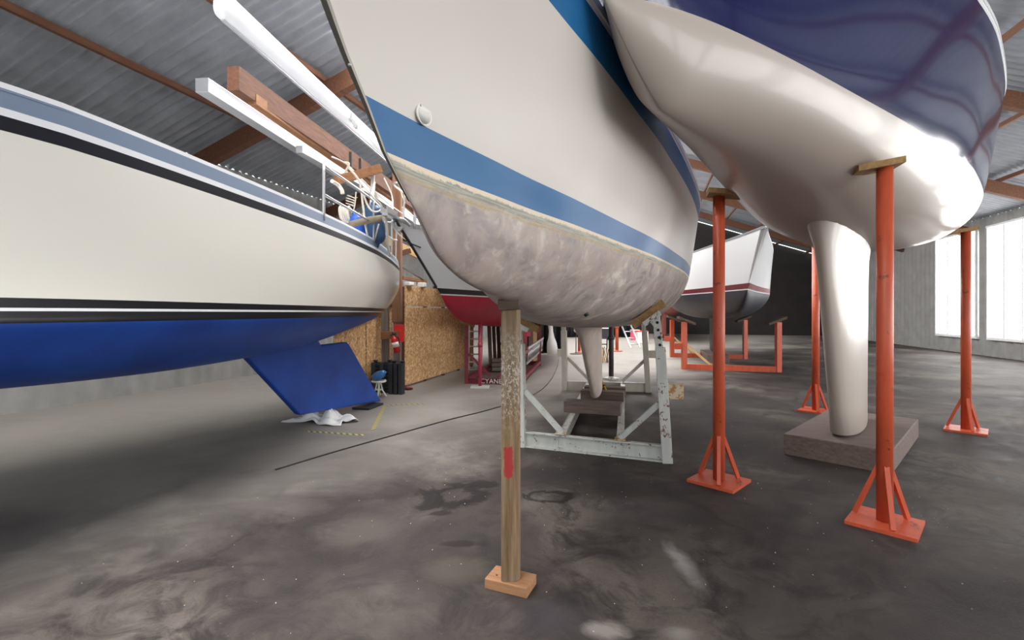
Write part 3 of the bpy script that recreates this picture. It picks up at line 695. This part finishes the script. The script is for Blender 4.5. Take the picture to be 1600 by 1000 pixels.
for g_ in (g1, g2):
    zt_ = 1.24
    MB().bar(g_, g_+Zv*zt_, .12, .12, FW).build('post', 'prop_orange', qc, .004)
    MB().bar(g_+Zv*.07, g_+ax*2.2+Zv*.07, .1, .14).build('cross_beam', 'prop_orange', qc)
    MB().bar(g_+ax*2.2, g_+ax*2.2+Zv*zt_, .12, .12, FW).build('post', 'prop_orange', qc, .004)
    MB().bar(g_+Zv*.66+ax*.05, g_+ax*.65+Zv*.12, .07, .06).build('brace', 'timber_pale', qc)
    MB().bar(g_+Zv*.6-ax*.02, g_+Zv*.6-ax*.24, .14, .16).build('side_arm', 'prop_orange', qc)
    MB().obox(g_+Zv*(zt_+.03)+ax*.05, ax*.2+Zv*(-.08), FW*.1, Zv*.03).build('pad_plank', 'timber_cap', qc)
    MB().obox(g_+Zv*(zt_+.03)+ax*2.15, ax*.2+Zv*(.08), FW*.1, Zv*.03).build('pad_plank', 'timber_cap', qc)

# ------------------------------------------------------------------ left boat, cream double-ender
XLb, YLb, ZLb = -4.25, 7.55, 1.44
lb = thing('sailing_boat', (XLb, YLb, ZLb), 'cream double-ended boat with black rubbing strake and bright blue keel', 'boat')
profL = ([0, .12, .35, .72, 1.4, 2.4, 4, 5.6, 7, 8.2], [-.0, -.01, -.03, -.09, -.24, -.38, -.45, -.4, -.2, 0])
profL = ([0, .15, .4, .75, 1.4, 2.4, 4, 5.6, 7, 8.2], [.0, -.03, -.07, -.12, -.24, -.38, -.45, -.4, -.2, 0])
wlL = ([0, .15, .5, 1, 2, 3.2, 4.6, 6, 7.2, 8.2], [0, .14, .38, .62, .92, 1.12, 1.18, 1.0, .7, .3])
shL = ([-.7, -.55, -.3, 0, .6, 1.4, 2.4, 3.4, 4.8, 6, 7.2, 8.2], [0, .12, .24, .36, .58, .82, 1.0, 1.1, 1.16, 1.05, .82, .5])
rkL = ([0, .12, .3, .55, .86, 1.06], [0, -.28, -.52, -.70, -.73, -.68])
lb.location = (XLb, YLb-.72, ZLb); LOC[lb.name] = Vector((XLb, YLb-.72, ZLb))
AL, LO = make_hull(lb, profL, wlL, shL, rkL, 0, [('boot_stripe', 'black_paint', .055), ('pin_stripe', 'white_paint', .07), ('boot_stripe', 'black_paint', .115), ('topsides', 'cream_paint', .85), ('rubbing_strake', 'black_paint', .915), ('gunwale', 'white_paint', .95), ('bulwark', 'grey_blue', 1.035), ('cap_rail', 'white_paint', 1.06)], ('hull_bottom', 'blue_bottom'), flip=-1, NS=60, rise=(.05, 2.2))
ky = lb.location.y
yb_ = P(592, 631, 7.87).y-ky; yt_ = P(543, 535, 7.0).y-ky; zl = ZLb
kb = place_local('keel', MB().prism([Vector((.045, y_, z_)) for y_, z_ in ((yb_, .035-zl), (yb_-.9, .115-zl), (yb_-1.9, .2-zl), (yt_-2.0, -.28), (yt_-.75, -.22), (yt_-.6, P(519, 537, 6.7).z-zl), (yt_-.03, P(543, 534, 7.0).z-zl), (yt_+.03, P(546, 539, 7.0).z-zl))], (-.09, 0, 0)), 'blue_bottom', lb, .02)
kb['label'] = 'bright blue keel blade'
# pushpit rails on its end
fsl = pch(*shL)
def LP(s_, d, z): return (s_*fsl(d), -d, z+(.05*(d-2.2)))
paths = [[LP(1, 2.6, 1.55), LP(1, 1.4, 1.55), LP(1, .3, 1.58), (.12, .52, 1.6), (-.12, .52, 1.6), LP(-1, .3, 1.58), LP(-1, 1.4, 1.55), LP(-1, 2.6, 1.55)],
         [LP(1, 2.6, 1.25), LP(1, 1.4, 1.25), LP(1, .3, 1.27), (.12, .5, 1.28)]]
paths += [[LP(s_, d, .98), LP(s_, d, 1.56)] for s_ in (1, -1) for d in (.25, 1.3, 2.6)]+[[(.1, .5, .84), (.1, .52, 1.6)]]
rail('pushpit', paths, .014, 'chrome', lb)
single(MB().prism([(XLb-.12, 6.4, 0), (XLb+.16, 6.42, 0), (XLb+.14, 6.86, 0), (XLb-.12, 6.84, 0)], (0, 0, .035)), 'keel_pad', 'black_plastic', (XLb, 6.6, 0), 'thin black rubber pad under the bright blue keel', 'pad')
# fenders, rolls, ropes on the rail
def fender(a, b_, r, m_, label):
    a, b_ = Vector(a), Vector(b_); d = (b_-a); L = d.length; t_ = thing('fender', b_, label, 'fender')
    prof_ = [(0, .012), (.02, .03), (.05, .04)]+[(.06+r*(1-math.cos(q)), .04+(r-.04)*math.sin(q)) for q in np.linspace(.1, 1.57, 7)]
    prof_ += [(L-z, rr) for z, rr in reversed(prof_)]
    MB().lathe(a, prof_, 20, d).build('body', m_, t_)
    MB().tube(smooth_path([a-d*.02, a+Vector((.02, 0, .12)), a+Vector((.03, 0, .25))], 5), .008, 6).build('lanyard', 'rope_white', t_)
    return t_
fender(P(583, 314, 6.40), P(589, 388, 6.40), .125, 'fender_dark', 'large grey-blue fender hanging on the rail of the double-ender')
fender(P(553, 330, 6.30), P(570, 402, 6.30), .085, 'fender_blue', 'slim bright blue fender on the rail of the double-ender')
a, b_ = P(547, 351, 6.10), P(598, 341, 6.10)
single(MB().tube(smooth_path([a, a*.5+b_*.5+Zv*.01, b_], 6), .045, 14), 'rolled_mat', 'mat_beige', a, 'beige rolled mat lashed along the rail of the double-ender', 'mat')
def coil(c_, r, turns, m_, label, nrm, rr=.011, tilt=.03):
    nrm = Vector(nrm).normalized(); u = nrm.orthogonal().normalized(); w_ = nrm.cross(u); pts_ = []
    for i in range(turns*14):
        a_ = i/14*2*math.pi; q = r*(1+.15*math.sin(i*.37)); pts_.append(Vector(c_)+u*q*math.cos(a_)+w_*q*1.25*math.sin(a_)+nrm*(tilt*i/14))
    return single(MB().tube(pts_, rr, 6), 'rope_coil', m_, c_, label, 'rope')
coil(P(533, 334, 6.3), .07, 6, 'rope_white', 'thick coil of white rope hung at the rail beside the blue fender', RT, .013, .022)
coil(P(551, 306, 6.4), .06, 4, 'rope_white', 'loose spiral of thin white line below the wooden beam', Zv+RT*.3, .006, -.035)
def rope(pts_, r, label, m_='rope_white'):
    return single(MB().tube(smooth_path(pts_, 7), r, 6), 'rope', m_, pts_[-1], label, 'rope')
rope([P(538, 254, 6.4), P(545, 256, 6.4), P(540, 268, 6.4), P(536, 280, 6.4)], .016, 'short knotted white rope end over the wooden beam')
rope([P(545, 262, 5.95), P(562, 285, 6.05), P(567, 320, 6.15), P(571, 350, 6.15), P(575, 372, 6.25)], .016, 'thick white rope hanging down past the blue fenders')
rope([P(563, 285, 6.05), P(585, 310, 6.15), P(596, 322, 6.35), P(592, 330, 6.25), P(582, 330, 6.15), P(573, 318, 6.15), P(566, 295, 6.05)], .012, 'looped white rope around the top of the grey-blue fender')
rope([P(519, 245, 6.0), P(543, 258, 6.4), P(575, 290, 6.9), P(612, 322, 7.6), P(640, 340, 8.2)], .012, 'long slack white line running above the pushpit')
rope([P(600, 278, 7.4), P(612, 305, 7.4), P(614, 330, 7.2), P(613, 347, 7.0)], .012, 'white line hanging down to the galvanised anchor')
rope([P(620, 282, 7.4), P(626, 300, 7.4), P(633, 318, 7.2)], .012, 'beige line hanging beside the yacht stem', 'rope_beige')
rope([P(598, 325, 6.35), P(604, 350, 6.35), P(606, 380, 6.45), P(609, 400, 6.55)], .02, 'thick white rope at the end of the pushpit')
rope([P(580, 395, 6.45), P(588, 365, 6.25), P(592, 350, 6.25)], .010, 'thin white lashing across the grey-blue fender')
rope([P(519, 283, 5.8), P(528, 289, 6.0), P(534, 297, 6.0), P(535, 303, 6.0)], .026, 'pale blue padded rope end near the pushpit', 'rope_white')
# boom crutch: timber beam on white post
bc = thing('boom_crutch', P(584, 318, 6.9), 'wooden beam on a white metal post above the double-ender deck', 'boom crutch')
a, b_ = P(525, 282, 6.2), P(593, 264, 6.6)
MB().bar(a, b_, .13, .11).build('beam', 'timber_orange', bc, .004)
mb = MB().tube([P(583, 272, 6.6), P(580, 330, 6.6), P(579, 384, 6.6)], .026, 10); mb.build('post', 'white_paint', bc)
# fender boards on deck edge
# ------------------------------------------------------------------ mast and rack timbers overhead on the left
def long_bar(px1, py1, px2, py2, z, w, h, m_, name, label, cat, e0=.6, e1=.3, bevel=.003, group=None):
    d1 = (z-CH)*FPX/(487-py1); d2 = (z-CH)*FPX/(487-py2); a_ = P(px1, py1, d1); b2 = P(px2, py2, d2); v = b2-a_
    a2 = a_-v*e0; b2 = b2+v*e1
    return single(MB().bar(a2, b2, w, h), name, m_, (a2+b2)/2-Zv*h/2, label, cat, group, bevel)
z_ = 4.1; d1 = (z_-CH)*FPX/(487-163); d2 = (z_-CH)*FPX/(487-232); a_ = P(519, 163, d1); b2 = P(595, 232, d2); v = b2-a_
ms = thing('mast', a_+v*.5, 'white mast stored lengthwise high on the roof timbers', 'mast')
a2, b3 = a_-v*1.2, a_+v*2.0; dv = (b3-a2).normalized(); sd = dv.cross(Zv).normalized()
prf = [sd*(.085*math.cos(q))+Zv*(.12*math.sin(q)) for q in np.linspace(0, 2*math.pi, 21)[:-1]]
MB().add([a2+p for p in prf]+[b3+p for p in prf], [(i, (i+1) % 20, 20+(i+1) % 20, 20+i) for i in range(20)]+[tuple(range(20)), tuple(range(20, 40))], True).build('tube', 'white_paint', ms)
MB().bar(a2-Zv*.128, b3-Zv*.128, .03, .012).build('sail_track', 'alu', ms)
ft = MB(); 
for k in range(4): ft.lathe(P(546+3*k, 178+6*k, 6.35)+Zv*.0, [(0, .03), (.05, .03)], 10, dv)
ft.build('fittings', 'chrome', ms)
long_bar(519, 231, 640, 316, 4.0, .14, .26, 'timber_brown', 'rack_beam', 'deep brown timber rack beam running below the stored white mast', 'beam')
long_bar(519, 243, 625, 318, 3.9, .1, .12, 'timber_orange', 'rack_beam', 'orange-brown timber lying against the deep rack beam', 'beam')
long_bar(560, 290, 630, 335, 3.6, .13, .13, 'alu', 'spar', 'grey aluminium spar stored below the brown rack beam', 'spar', 1.5, .6)
long_bar(519, 262, 560, 285, 3.5, .09, .09, 'alu', 'spar', 'thin aluminium spar lying beside the hanging ropes', 'spar', 1, .2)
for k, px in enumerate((548, 563)):
    a = P(px, 240+10*k, 7.2+.5*k)
    single(MB().bar(a+Zv*.02, a-Zv*.32, .04, .05, FW), 'rack_bracket', 'prop_dark', a-Zv*.32, ('dark iron bracket under the rack beam above the rope knot', 'dark iron bracket under the rack beam above the boom crutch')[k], 'bracket', 'iron rack brackets')
# timber posts (aisle column) and partition
cp = G(621, 612); cp = P(621, 612, 9.1); cp.z = 0
col_ = thing('timber_column', cp, 'tall brown timber column beside the chipboard partition', 'column')
MB().bar(cp+Zv*1.3, cp+Zv*4.6, .16, .16, FW).build('upper_post', 'timber_upright', col_, .005)
MB().bar(cp, cp+Zv*1.3, .13, .14, FW).build('lower_post', 'timber_grey', col_, .005)
c2 = cp-RT*.24+FW*.05
MB().bar(c2, c2+Zv*1.62, .13, .1, FW).build('side_post', 'timber_grey', col_, .004)
MB().bar(c2-RT*.12+Zv*1.66, cp+RT*.02+Zv*1.72, .05, .16).build('tie_board', 'timber_orange', col_, .003)
MB().bar(c2-RT*.06+Zv*1.05-FW*.08, cp+RT*.02+Zv*1.06-FW*.08, .04, .14).build('tie_board', 'timber_orange', col_, .003)
MB().bar(P(604, 376, 9.3), P(662, 402, 10.4), .06, .16).build('cross_beam', 'timber_pale', col_, .003)
MB().bar(P(608, 401, 9.0), P(640, 392, 9.4), .08, .1).build('bracket', 'timber_brown', col_, .003)
MB().bar(P(627, 434, 9.5), P(664, 440, 10.6), .1, .06).build('shelf_beam', 'timber_orange', col_, .003)
MB().bar(P(622, 412, 9.5), P(662, 436, 10.4), .05, .05).build('spar_rest', 'alu', col_)
# OSB partition
pa, pb_ = P(633, 606, 9.5), P(740, 572, 13.2); pa.z = pb_.z = 0
dp = (pb_-pa).normalized(); np_ = Vector((dp.y, -dp.x, 0))
osb = thing('chipboard_partition', (pa+pb_)/2, 'tall chipboard partition wall beside the timber column', 'partition')
Lp = (pb_-pa).length; nn = 2
for k in range(nn):
    a = pa+dp*(Lp/nn*k+.003); b_ = pa+dp*(Lp/nn*(k+1)-.003)
    MB().prism([a+Zv*.04, b_+Zv*.04, b_+Zv*1.59, a+Zv*1.59], np_*-.018).build('panel', 'osb', osb)
    MB().prism([a+Zv*1.61, b_+Zv*1.61, b_+Zv*2.02, a+Zv*2.02], np_*-.018).build('panel', 'osb', osb)
for k in range(5):
    a = pa+dp*(Lp*k/4*.98+.03)-np_*.05; MB().bar(a, a+Zv*2.0, .06, .06, dp).build('stud', 'timber_brown', osb)
for k, (u, w, m_, lb_) in enumerate(((.05, .2, 'cloth_white', 'white box on top of the chipboard partition next to the column'), (.24, .14, 'cloth_white', 'small white box on the chipboard partition top'), (.52, .2, 'black_plastic', 'black bag on the chipboard partition top'), (.66, .16, 'green', 'teal box on the chipboard partition top near the red-bottomed yacht'))):
    c_ = pa+dp*(Lp*u*.8)-np_*.009+Zv*2.02
    o = single(MB().prism([c_+dp*(-w/2)+np_*.08, c_+dp*(w/2)+np_*.08, c_+dp*(w/2)-np_*.1, c_+dp*(-w/2)-np_*.1], Zv*(.07+.03*(k % 2))), 'storage_box', m_, c_, lb_, 'box', None, .012)
# grey shelf panel behind
a, b_ = P(628, 430, 10.4), P(700, 444, 13.5); a.z = b_.z = 0
o = MB().prism([a-np_*.8, b_-np_*.8, b_-np_*.8+Zv*2.32, a-np_*.8+Zv*2.32], np_*-.03); single(o, 'storage_wall', 'wall_grey', a-np_*.8, 'grey panel wall standing behind the chipboard partition', 'partition')
# left slanted partition
xs = -5.02
sl = thing('slanted_partition', (xs, 7.1, 0), 'low chipboard partition with sloping top behind the blue keel', 'partition')
ya, yb = 6.0, 7.75
def ztop(y): return 1.195+(y-7.07)*.288
ys = [6.85, 7.8, 8.75]
for y0_, y1_ in zip(ys, ys[1:]):
    MB().prism([(xs, y0_+.004, .03), (xs, y1_-.03, .03), (xs, y1_-.03, ztop(y1_-.03)), (xs, y0_+.004, ztop(y0_))], (-.018, 0, 0)).build('panel', 'osb', sl)
    MB().bar((xs-.05, y1_, 0), (xs-.05, y1_, ztop(y1_)-.02), .06, .05, (1, 0, 0)).build('stud', 'timber_brown', sl)
MB().bar((xs+.02, ys[0], ztop(ys[0])+.02), (xs+.02, ys[-1], ztop(ys[-1])+.02), .1, .04).build('top_board', 'timber_brown', sl, .003)
a = P(593, 565, 8.3); b_ = P(601, 577, 8.4)
# extinguisher and sign on the column
ex = thing('fire_extinguisher', P(620, 551, 8.85), 'red fire extinguisher hanging on the timber column', 'fire extinguisher')
e0, e1 = P(621, 551, 8.85), P(615, 526, 8.85); de = (e1-e0); L = de.length
MB().lathe(e0, [(0, .045), (.01, .062), (L*.8, .064), (L*.92, .045), (L, .02), (L+.02, .02)], 18, de).build('cylinder', 'extinguisher_red', ex)
MB().bar(e1+de.normalized()*.02-RT*.05, e1+de.normalized()*.05+RT*.05, .03, .03).bar(e1+de.normalized()*.03, e1+de.normalized()*.09, .02, .02).build('valve_handle', 'black_plastic', ex)
MB().tube(smooth_path([e1+RT*.05, e1+RT*.1-Zv*.05, e1+RT*.08-Zv*.18], 5), .01, 6).build('hose', 'black_plastic', ex)
MB().lathe(e0+de*.35, [(0, .0655), (L*.3, .0655)], 18, de).build('label_band', 'lettering', ex)
sg = thing('fire_sign', P(623, 535, 8.95), 'bright red projecting sign on the column above the extinguisher', 'sign')
MB().prism([P(615, 507, 8.95), P(631, 507, 8.95), P(631, 517, 8.95), P(615, 517, 8.95)], FW*.01).build('plate', 'signal_red', sg)
MB().prism([P(623, 518, 8.94), P(631.5, 517, 8.94), P(631.5, 534, 8.94), P(623, 534, 8.94)], FW*.01).build('plate', 'signal_red', sg)
# black plastic pallets leaning
def pallet(g, w, h, th, yaw, label):
    t_ = thing('plastic_pallet', g, label, 'pallet', None); cx_ = Vector((math.cos(yaw), math.sin(yaw), 0)); cy_ = Vector((-math.sin(yaw), math.cos(yaw), 0))
    MB().obox(g+Zv*(h/2)+cy_*th*.5, cx_*(w/2), cy_*(th*.25), Zv*(h/2)).build('deck_board', 'black_plastic', t_, .004)
    for k in range(3):
        MB().obox(g+Zv*(h/2)+cx_*(w*(k-1)*.42)-cy_*th*.05, cx_*.035, cy_*(th*.45), Zv*(h/2)).build('runner', 'black_plastic', t_, .004)
    for k in range(8):
        for j in (0, 1):
            MB().obox(g+Zv*(h*(k+.5)/8)+cx_*(w*(j-.5)*.5)-cy_*th*.02, cx_*(w*.17), cy_*(th*.2), Zv*.012).build('rib', 'black_plastic', t_)
    for j in (-1, 1): MB().lathe(g+Zv*h+cx_*(w*.36*j)+cy_*th*.4, [(0, .03), (.02, .03), (.022, .045), (.04, .045)], 12).build('foot', 'black_plastic', t_)
    return t_
g = P(597, 614, 8.9); g.z = 0; pallet(g, .36, .56, .14, YAW+.1, 'black plastic pallet standing upright behind the white stool')
g = P(620, 616, 8.75); g.z = 0; pallet(g, .22, .56, .14, YAW-.2, 'black plastic pallet standing upright against the timber column')
# stool with bag
g = G(598, 621); g = P(592, 618, 8.45); g.z = 0
sl2 = thing('stool', g, 'small white stool carrying a blue bag beside the blue keel', 'stool')
MB().lathe(g+Zv*.26, [(0, .12), (.012, .13), (.028, .13), (.034, .12)], 22).build('seat', 'white_plastic', sl2)
for k in range(4):
    a_ = k*math.pi/2+.4; v_ = Vector((math.cos(a_), math.sin(a_), 0)); MB().tube([g+Zv*.26+v_*.03, g+Zv*.12+v_*.06, g+v_*.13+Zv*.008], .012, 8).build('leg', 'white_plastic', sl2)
MB().tube([g+Zv*.13+Vector((math.cos(a_), math.sin(a_), 0))*.06 for a_ in np.linspace(0, 6.283, 17)], .007, 6).build('ring', 'white_plastic', sl2)
bmv = []
bm = bmesh.new(); bmesh.ops.create_icosphere(bm, subdivisions=3, radius=1)
rnd = random.Random(3)
for v in bm.verts:
    n_ = math.sin(v.co.x*7+1)*math.sin(v.co.z*6)*.12+math.sin(v.co.y*9)*.06; k = 1+n_
    v.co = Vector((v.co.x*.13*k+.3*.05*v.co.z, v.co.y*.1*k, v.co.z*.085*k+v.co.x*.04))
bag = MB().add([v.co+g+Zv*.375 for v in bm.verts], [[v.index for v in f.verts] for f in bm.faces], True); bm.free()
single(bag, 'plastic_bag', 'bag_blue', g+Zv*.294, 'crumpled shiny blue bag lying on the white stool', 'bag')
# red scraps by the column
g = G(633, 609); single(MB().prism([g+Vector((-.12, -.03, 0)), g+Vector((.08, -.06, 0)), g+Vector((.16, .03, 0)), g+Vector((-.02, .07, 0))], Zv*.05), 'rag', 'dark_red', g, 'dark red rag on the floor at the foot of the column', 'rag', None, .02)
# white sheet on floor
g = G(532, 655)+Vector((.1, -.12, 0)); mb = MB(); NX = 26; vs = []
for j in range(NX):
    for i in range(NX):
        u, v_ = i/(NX-1)*2-1, j/(NX-1)*2-1; rr = math.hypot(u, v_); edge = 1+.18*math.sin(5*math.atan2(v_, u)+1)
        hgt = max(0, (1-rr*.8))*.08*(1.2+math.sin(u*9+v_*3)+.6*math.sin(v_*13-u*4))+.012+.01*math.sin(u*14)*math.cos(v_*11)
        vs.append(g+Vector((-.25+u*.42*edge, v_*.24*edge, max(.006, hgt))))
mb.add(vs, [(j*NX+i, j*NX+i+1, (j+1)*NX+i+1, (j+1)*NX+i) for j in range(NX-1) for i in range(NX-1)], True)
o = single(mb, 'cloth_sheet', 'cloth_white', g, 'crumpled white cloth on the floor in front of the blue keel', 'cloth'); sdm = o.modifiers.new('thick', 'SOLIDIFY'); sdm.thickness = .005
# hazard tapes
def tape(p1, p2, label):
    a, b_ = G(*p1), G(*p2); d = (b_-a); L = d.length; mb = MB().box((L/2, 0, .0012), (L, .05, .0024))
    o = single(mb, 'hazard_tape', 'hazard_tape', (0, 0, 0), label, 'floor tape'); o.location = a; o.rotation_euler = (0, 0, math.atan2(d.y, d.x))
tape((583, 671), (601, 634), 'yellow and black floor tape running away from the blue keel')
tape((480, 674), (569, 680), 'yellow and black floor tape crossing in front of white cloth')
tape((604, 633), (664, 631), 'worn yellow floor tape leading toward the chipboard partition')
# cable
pts_ = [G(430, 735), G(519, 708), G(600, 685), G(700, 657), G(760, 642), G(815, 625), G(845, 610), G(862, 592), G(870, 575), G(873, 562)]
for p in pts_: p.z = .008
single(MB().tube(smooth_path(pts_, 8), .008, 6), 'power_cable', 'cable', pts_[1], 'long black cable snaking across the floor past the bow post', 'cable')

# ------------------------------------------------------------------ clutter far under the hulls
def tarp(px0, px1, pyt, d, label):
    a, b_ = P(px0, 500, d), P(px1, 500, d); n_ = 60; vs = []; zt2 = 2.6
    for i in range(n_+1):
        p = a+(b_-a)*(i/n_); w_ = FW*(.08*math.sin(i*.9)+.05*math.sin(i*2.3))
        for k in range(5): q = p+w_*(1-.5*k/4); q = q.copy(); q.z = zt2*k/4+.01; vs.append(q)
    mb = MB().add(vs, [(i*5+k, (i+1)*5+k, (i+1)*5+k+1, i*5+k+1) for i in range(n_) for k in range(4)], True)
    g_ = (a+b_)/2; g_.z = 0
    o = single(mb, 'tarpaulin', 'tarp_black', g_, label, 'tarpaulin'); s_ = o.modifiers.new('thick', 'SOLIDIFY'); s_.thickness = .01
tarp(800, 884, 500, 17.2, 'black tarpaulin curtain hanging behind the small white dinghy')
tarp(884, 988, 500, 28.0, 'black tarpaulin curtain hanging across the far end of the hall')
g = P(862, 540, 16.9); g.z = 0
mb = MB(); vs = []
for k in range(9):
    z = 1.6-k*.2; w = .1+.03*math.sin(k*1.3)+(.12 if k > 5 else 0)*(k-5)/3; q = P(858+k*.7, 540, 16.85); q.z = max(z, .02); vs += [q-RT*w+FW*.03*math.sin(k), q+RT*w-FW*.02*math.sin(k*2)]
mb.add(vs, [(2*k, 2*k+1, 2*k+3, 2*k+2) for k in range(8)], True); o = single(mb, 'hanging_sheet', 'cloth_white', g, 'white sheet hanging in front of the black tarpaulin', 'cloth'); s_ = o.modifiers.new('thick', 'SOLIDIFY'); s_.thickness = .02
# small dinghy
g = G(861, 549); dg = thing('dinghy', g, 'small white dinghy lying on the floor before the black tarpaulin', 'dinghy')
mb = MB(); vs = []; n_ = 24
for z, sx, sy in ((.0, .28, .18), (.08, .42, .28), (.22, .47, .33), (.27, .48, .34)):
    for i in range(n_):
        a_ = 2*math.pi*i/n_; vs.append(g+RT*(sx*math.cos(a_)*(1 if math.cos(a_) > 0 else .92))+FW*(sy*math.sin(a_))+Zv*(z+.03*abs(math.cos(a_))))
mb.add(vs, [(k*n_+i, k*n_+(i+1) % n_, (k+1)*n_+(i+1) % n_, (k+1)*n_+i) for k in range(3) for i in range(n_)]+[tuple(range(n_))], True); mb.build('hull', 'white_paint', dg)
MB().tube([g+RT*(.48*math.cos(a_))+FW*(.34*math.sin(a_))+Zv*(.27+.03*abs(math.cos(a_))) for a_ in np.linspace(0, 2*math.pi, 33)], .022, 8).build('gunwale', 'white_plastic', dg)
MB().box(g+Zv*.22, (.2, .6, .03), YAW).build('thwart', 'white_plastic', dg)
prop(905, 551, 1.4, .05, 'prop_orange', 'orange pipe prop standing left of the fin keel', bm='prop_orange', grp=None)
prop(964, 549, 1.4, .06, 'prop_orange', 'orange pipe prop standing behind the dark steel prop', bm='prop_orange')
prop(957, 545, 1.4, .05, 'cradle_cream', 'cream pipe prop standing next to the orange prop', bm='cradle_cream')
# stepladder
g = G(993, 543); tp = g+Zv*2.4-RT*.95+FW*.2
ladder('stepladder', g, tp, RT+FW*.2, .42, 9, 'aluminium ladder leaning in the far aisle beyond the cradle')
# bench with framed board and brushwood
g = G(942, 566); bx = thing('work_trestle', g, 'black trestle with a white board behind the fin keel', 'trestle')
for s_ in (-1, 1): MB().bar(g+RT*s_*.12, g+RT*s_*.12+Zv*.72, .03, .03).build('leg', 'black_paint', bx)
MB().box(g+Zv*.62, (.27, .04, .2), YAW).build('frame', 'black_paint', bx)
MB().box(g+Zv*.62-FW*.024, (.2, .01, .14), YAW).build('board', 'white_plastic', bx)
rnd = random.Random(5)
for k in range(14):
    a = g+RT*(.02+rnd.uniform(-.14, .14))-FW*(.1+rnd.uniform(0, .12)); b_ = a+RT*rnd.uniform(-.1, .1)+Zv*rnd.uniform(.38, .48)+FW*.05; a.z = .01
    single(MB().bar(a, b_, .018, .018), 'batten', ['timber_pale', 'timber_grey', 'timber_brown'][k % 3], a, 'thin wooden batten in a bundle leaning on the black trestle', 'batten', 'bundle of battens by the trestle')
# yellow clamp on the keel timber
a = P(940, 594, 7.6); b_ = P(948, 612, 7.3)
yc = thing('strap_clamp', b_, 'small yellow clamp with a black knob leaning on the keel timber', 'clamp')
MB().bar(a, b_, .018, .03).build('bar', 'yellow', yc); MB().lathe((a+b_)/2-FW*.02, [(0, .022), (.05, .022)], 10, FW).build('knob', 'black_plastic', yc)
# far boat with rust-brown keel and odds and ends
fb = thing('sailing_yacht', (.75, 23.5, 1.9), 'distant yacht with rust-brown bottom standing in the far aisle', 'boat')
make_hull(fb, profR, wlR, shR, rkR, 0, [('boot_stripe', 'white_paint', .1), ('topsides', 'white_paint', .95)], ('hull_bottom', 'rust_bottom'), NS=40)
place_local('keel', fin_mesh(1.5, 4.8, -.4, 2.4, 4.6, -1.75, .22, .3), 'rust_bottom', fb)
single(MB().box((.75, 27.0, .07), (.5, 2.4, .14)), 'timber_block', 'timber_keel', (.75, 27.0, 0), 'dark timber under the keel of the distant rust-brown yacht', 'timber', None, .01)
def crate(px, py, w, d, h, m_, name, label, cat):
    g_ = G(px, py); t_ = thing(name, g_, label, cat)
    MB().box(g_+Zv*h*.5, (w, d, h), YAW).build('body', m_, t_, .01); MB().box(g_+Zv*(h+.02), (w*1.06, d*1.06, .04), YAW).build('lid', 'white_plastic' if m_ != 'white_plastic' else 'signal_red', t_, .008)
crate(1003, 536, .5, .4, .55, 'white_plastic', 'storage_bin', 'white bin with a red lid in the far aisle', 'bin')
crate(992, 531, .4, .4, .5, 'pink', 'storage_bin', 'pink bin with a white lid in the far aisle', 'bin')
crate(945, 531, .6, .5, .6, 'black_plastic', 'storage_bin', 'black bin with a white lid at the far end', 'bin')
crate(978, 524, .9, .5, .45, 'white_plastic', 'storage_bin', 'wide white bin with red lid at the far end', 'bin')
g = P(900, 516, 17.0); g0 = g.copy(); g0.z = 0
wf = thing('work_lamp', g0, 'round white work lamp on a thin dark stand far behind the fin keel', 'lamp'); MB().lathe(g-Zv*.08, [(0, .01)]+[(.08-.08*math.cos(q), .08*math.sin(q)) for q in np.linspace(.15, 3.0, 10)]+[(.165, .012)], 14).build('lamp_head', 'white_plastic', wf)
MB().tube([g0+Zv*.02, g-Zv*.07], .015, 8).build('pole', 'prop_dark', wf); MB().lathe(g0, [(0, .22), (.02, .22), (.03, .03)], 18).build('base', 'prop_dark', wf)
# debris chips on the floor
rnd = random.Random(11); mb = MB()
for k in range(260):
    y = rnd.uniform(1.5, 7); x = rnd.uniform(-3.2, 2.2); r = rnd.uniform(.0015, .004)*(1 if rnd.random() < .93 else 1.8); n_ = rnd.randint(4, 6); a0 = rnd.uniform(0, 6.28)
    mb.prism([Vector((x+r*rnd.uniform(.6, 1.4)*math.cos(a0+6.283*i/n_), y+r*rnd.uniform(.6, 1.4)*math.sin(a0+6.283*i/n_), .0005)) for i in range(n_)], Zv*rnd.uniform(.001, .003))
o = single(mb, 'paint_chips', 'dust_white', (0, 3, 0), 'scattered pale paint chips and dusty specks on the floor', 'debris'); o['kind'] = 'stuff'
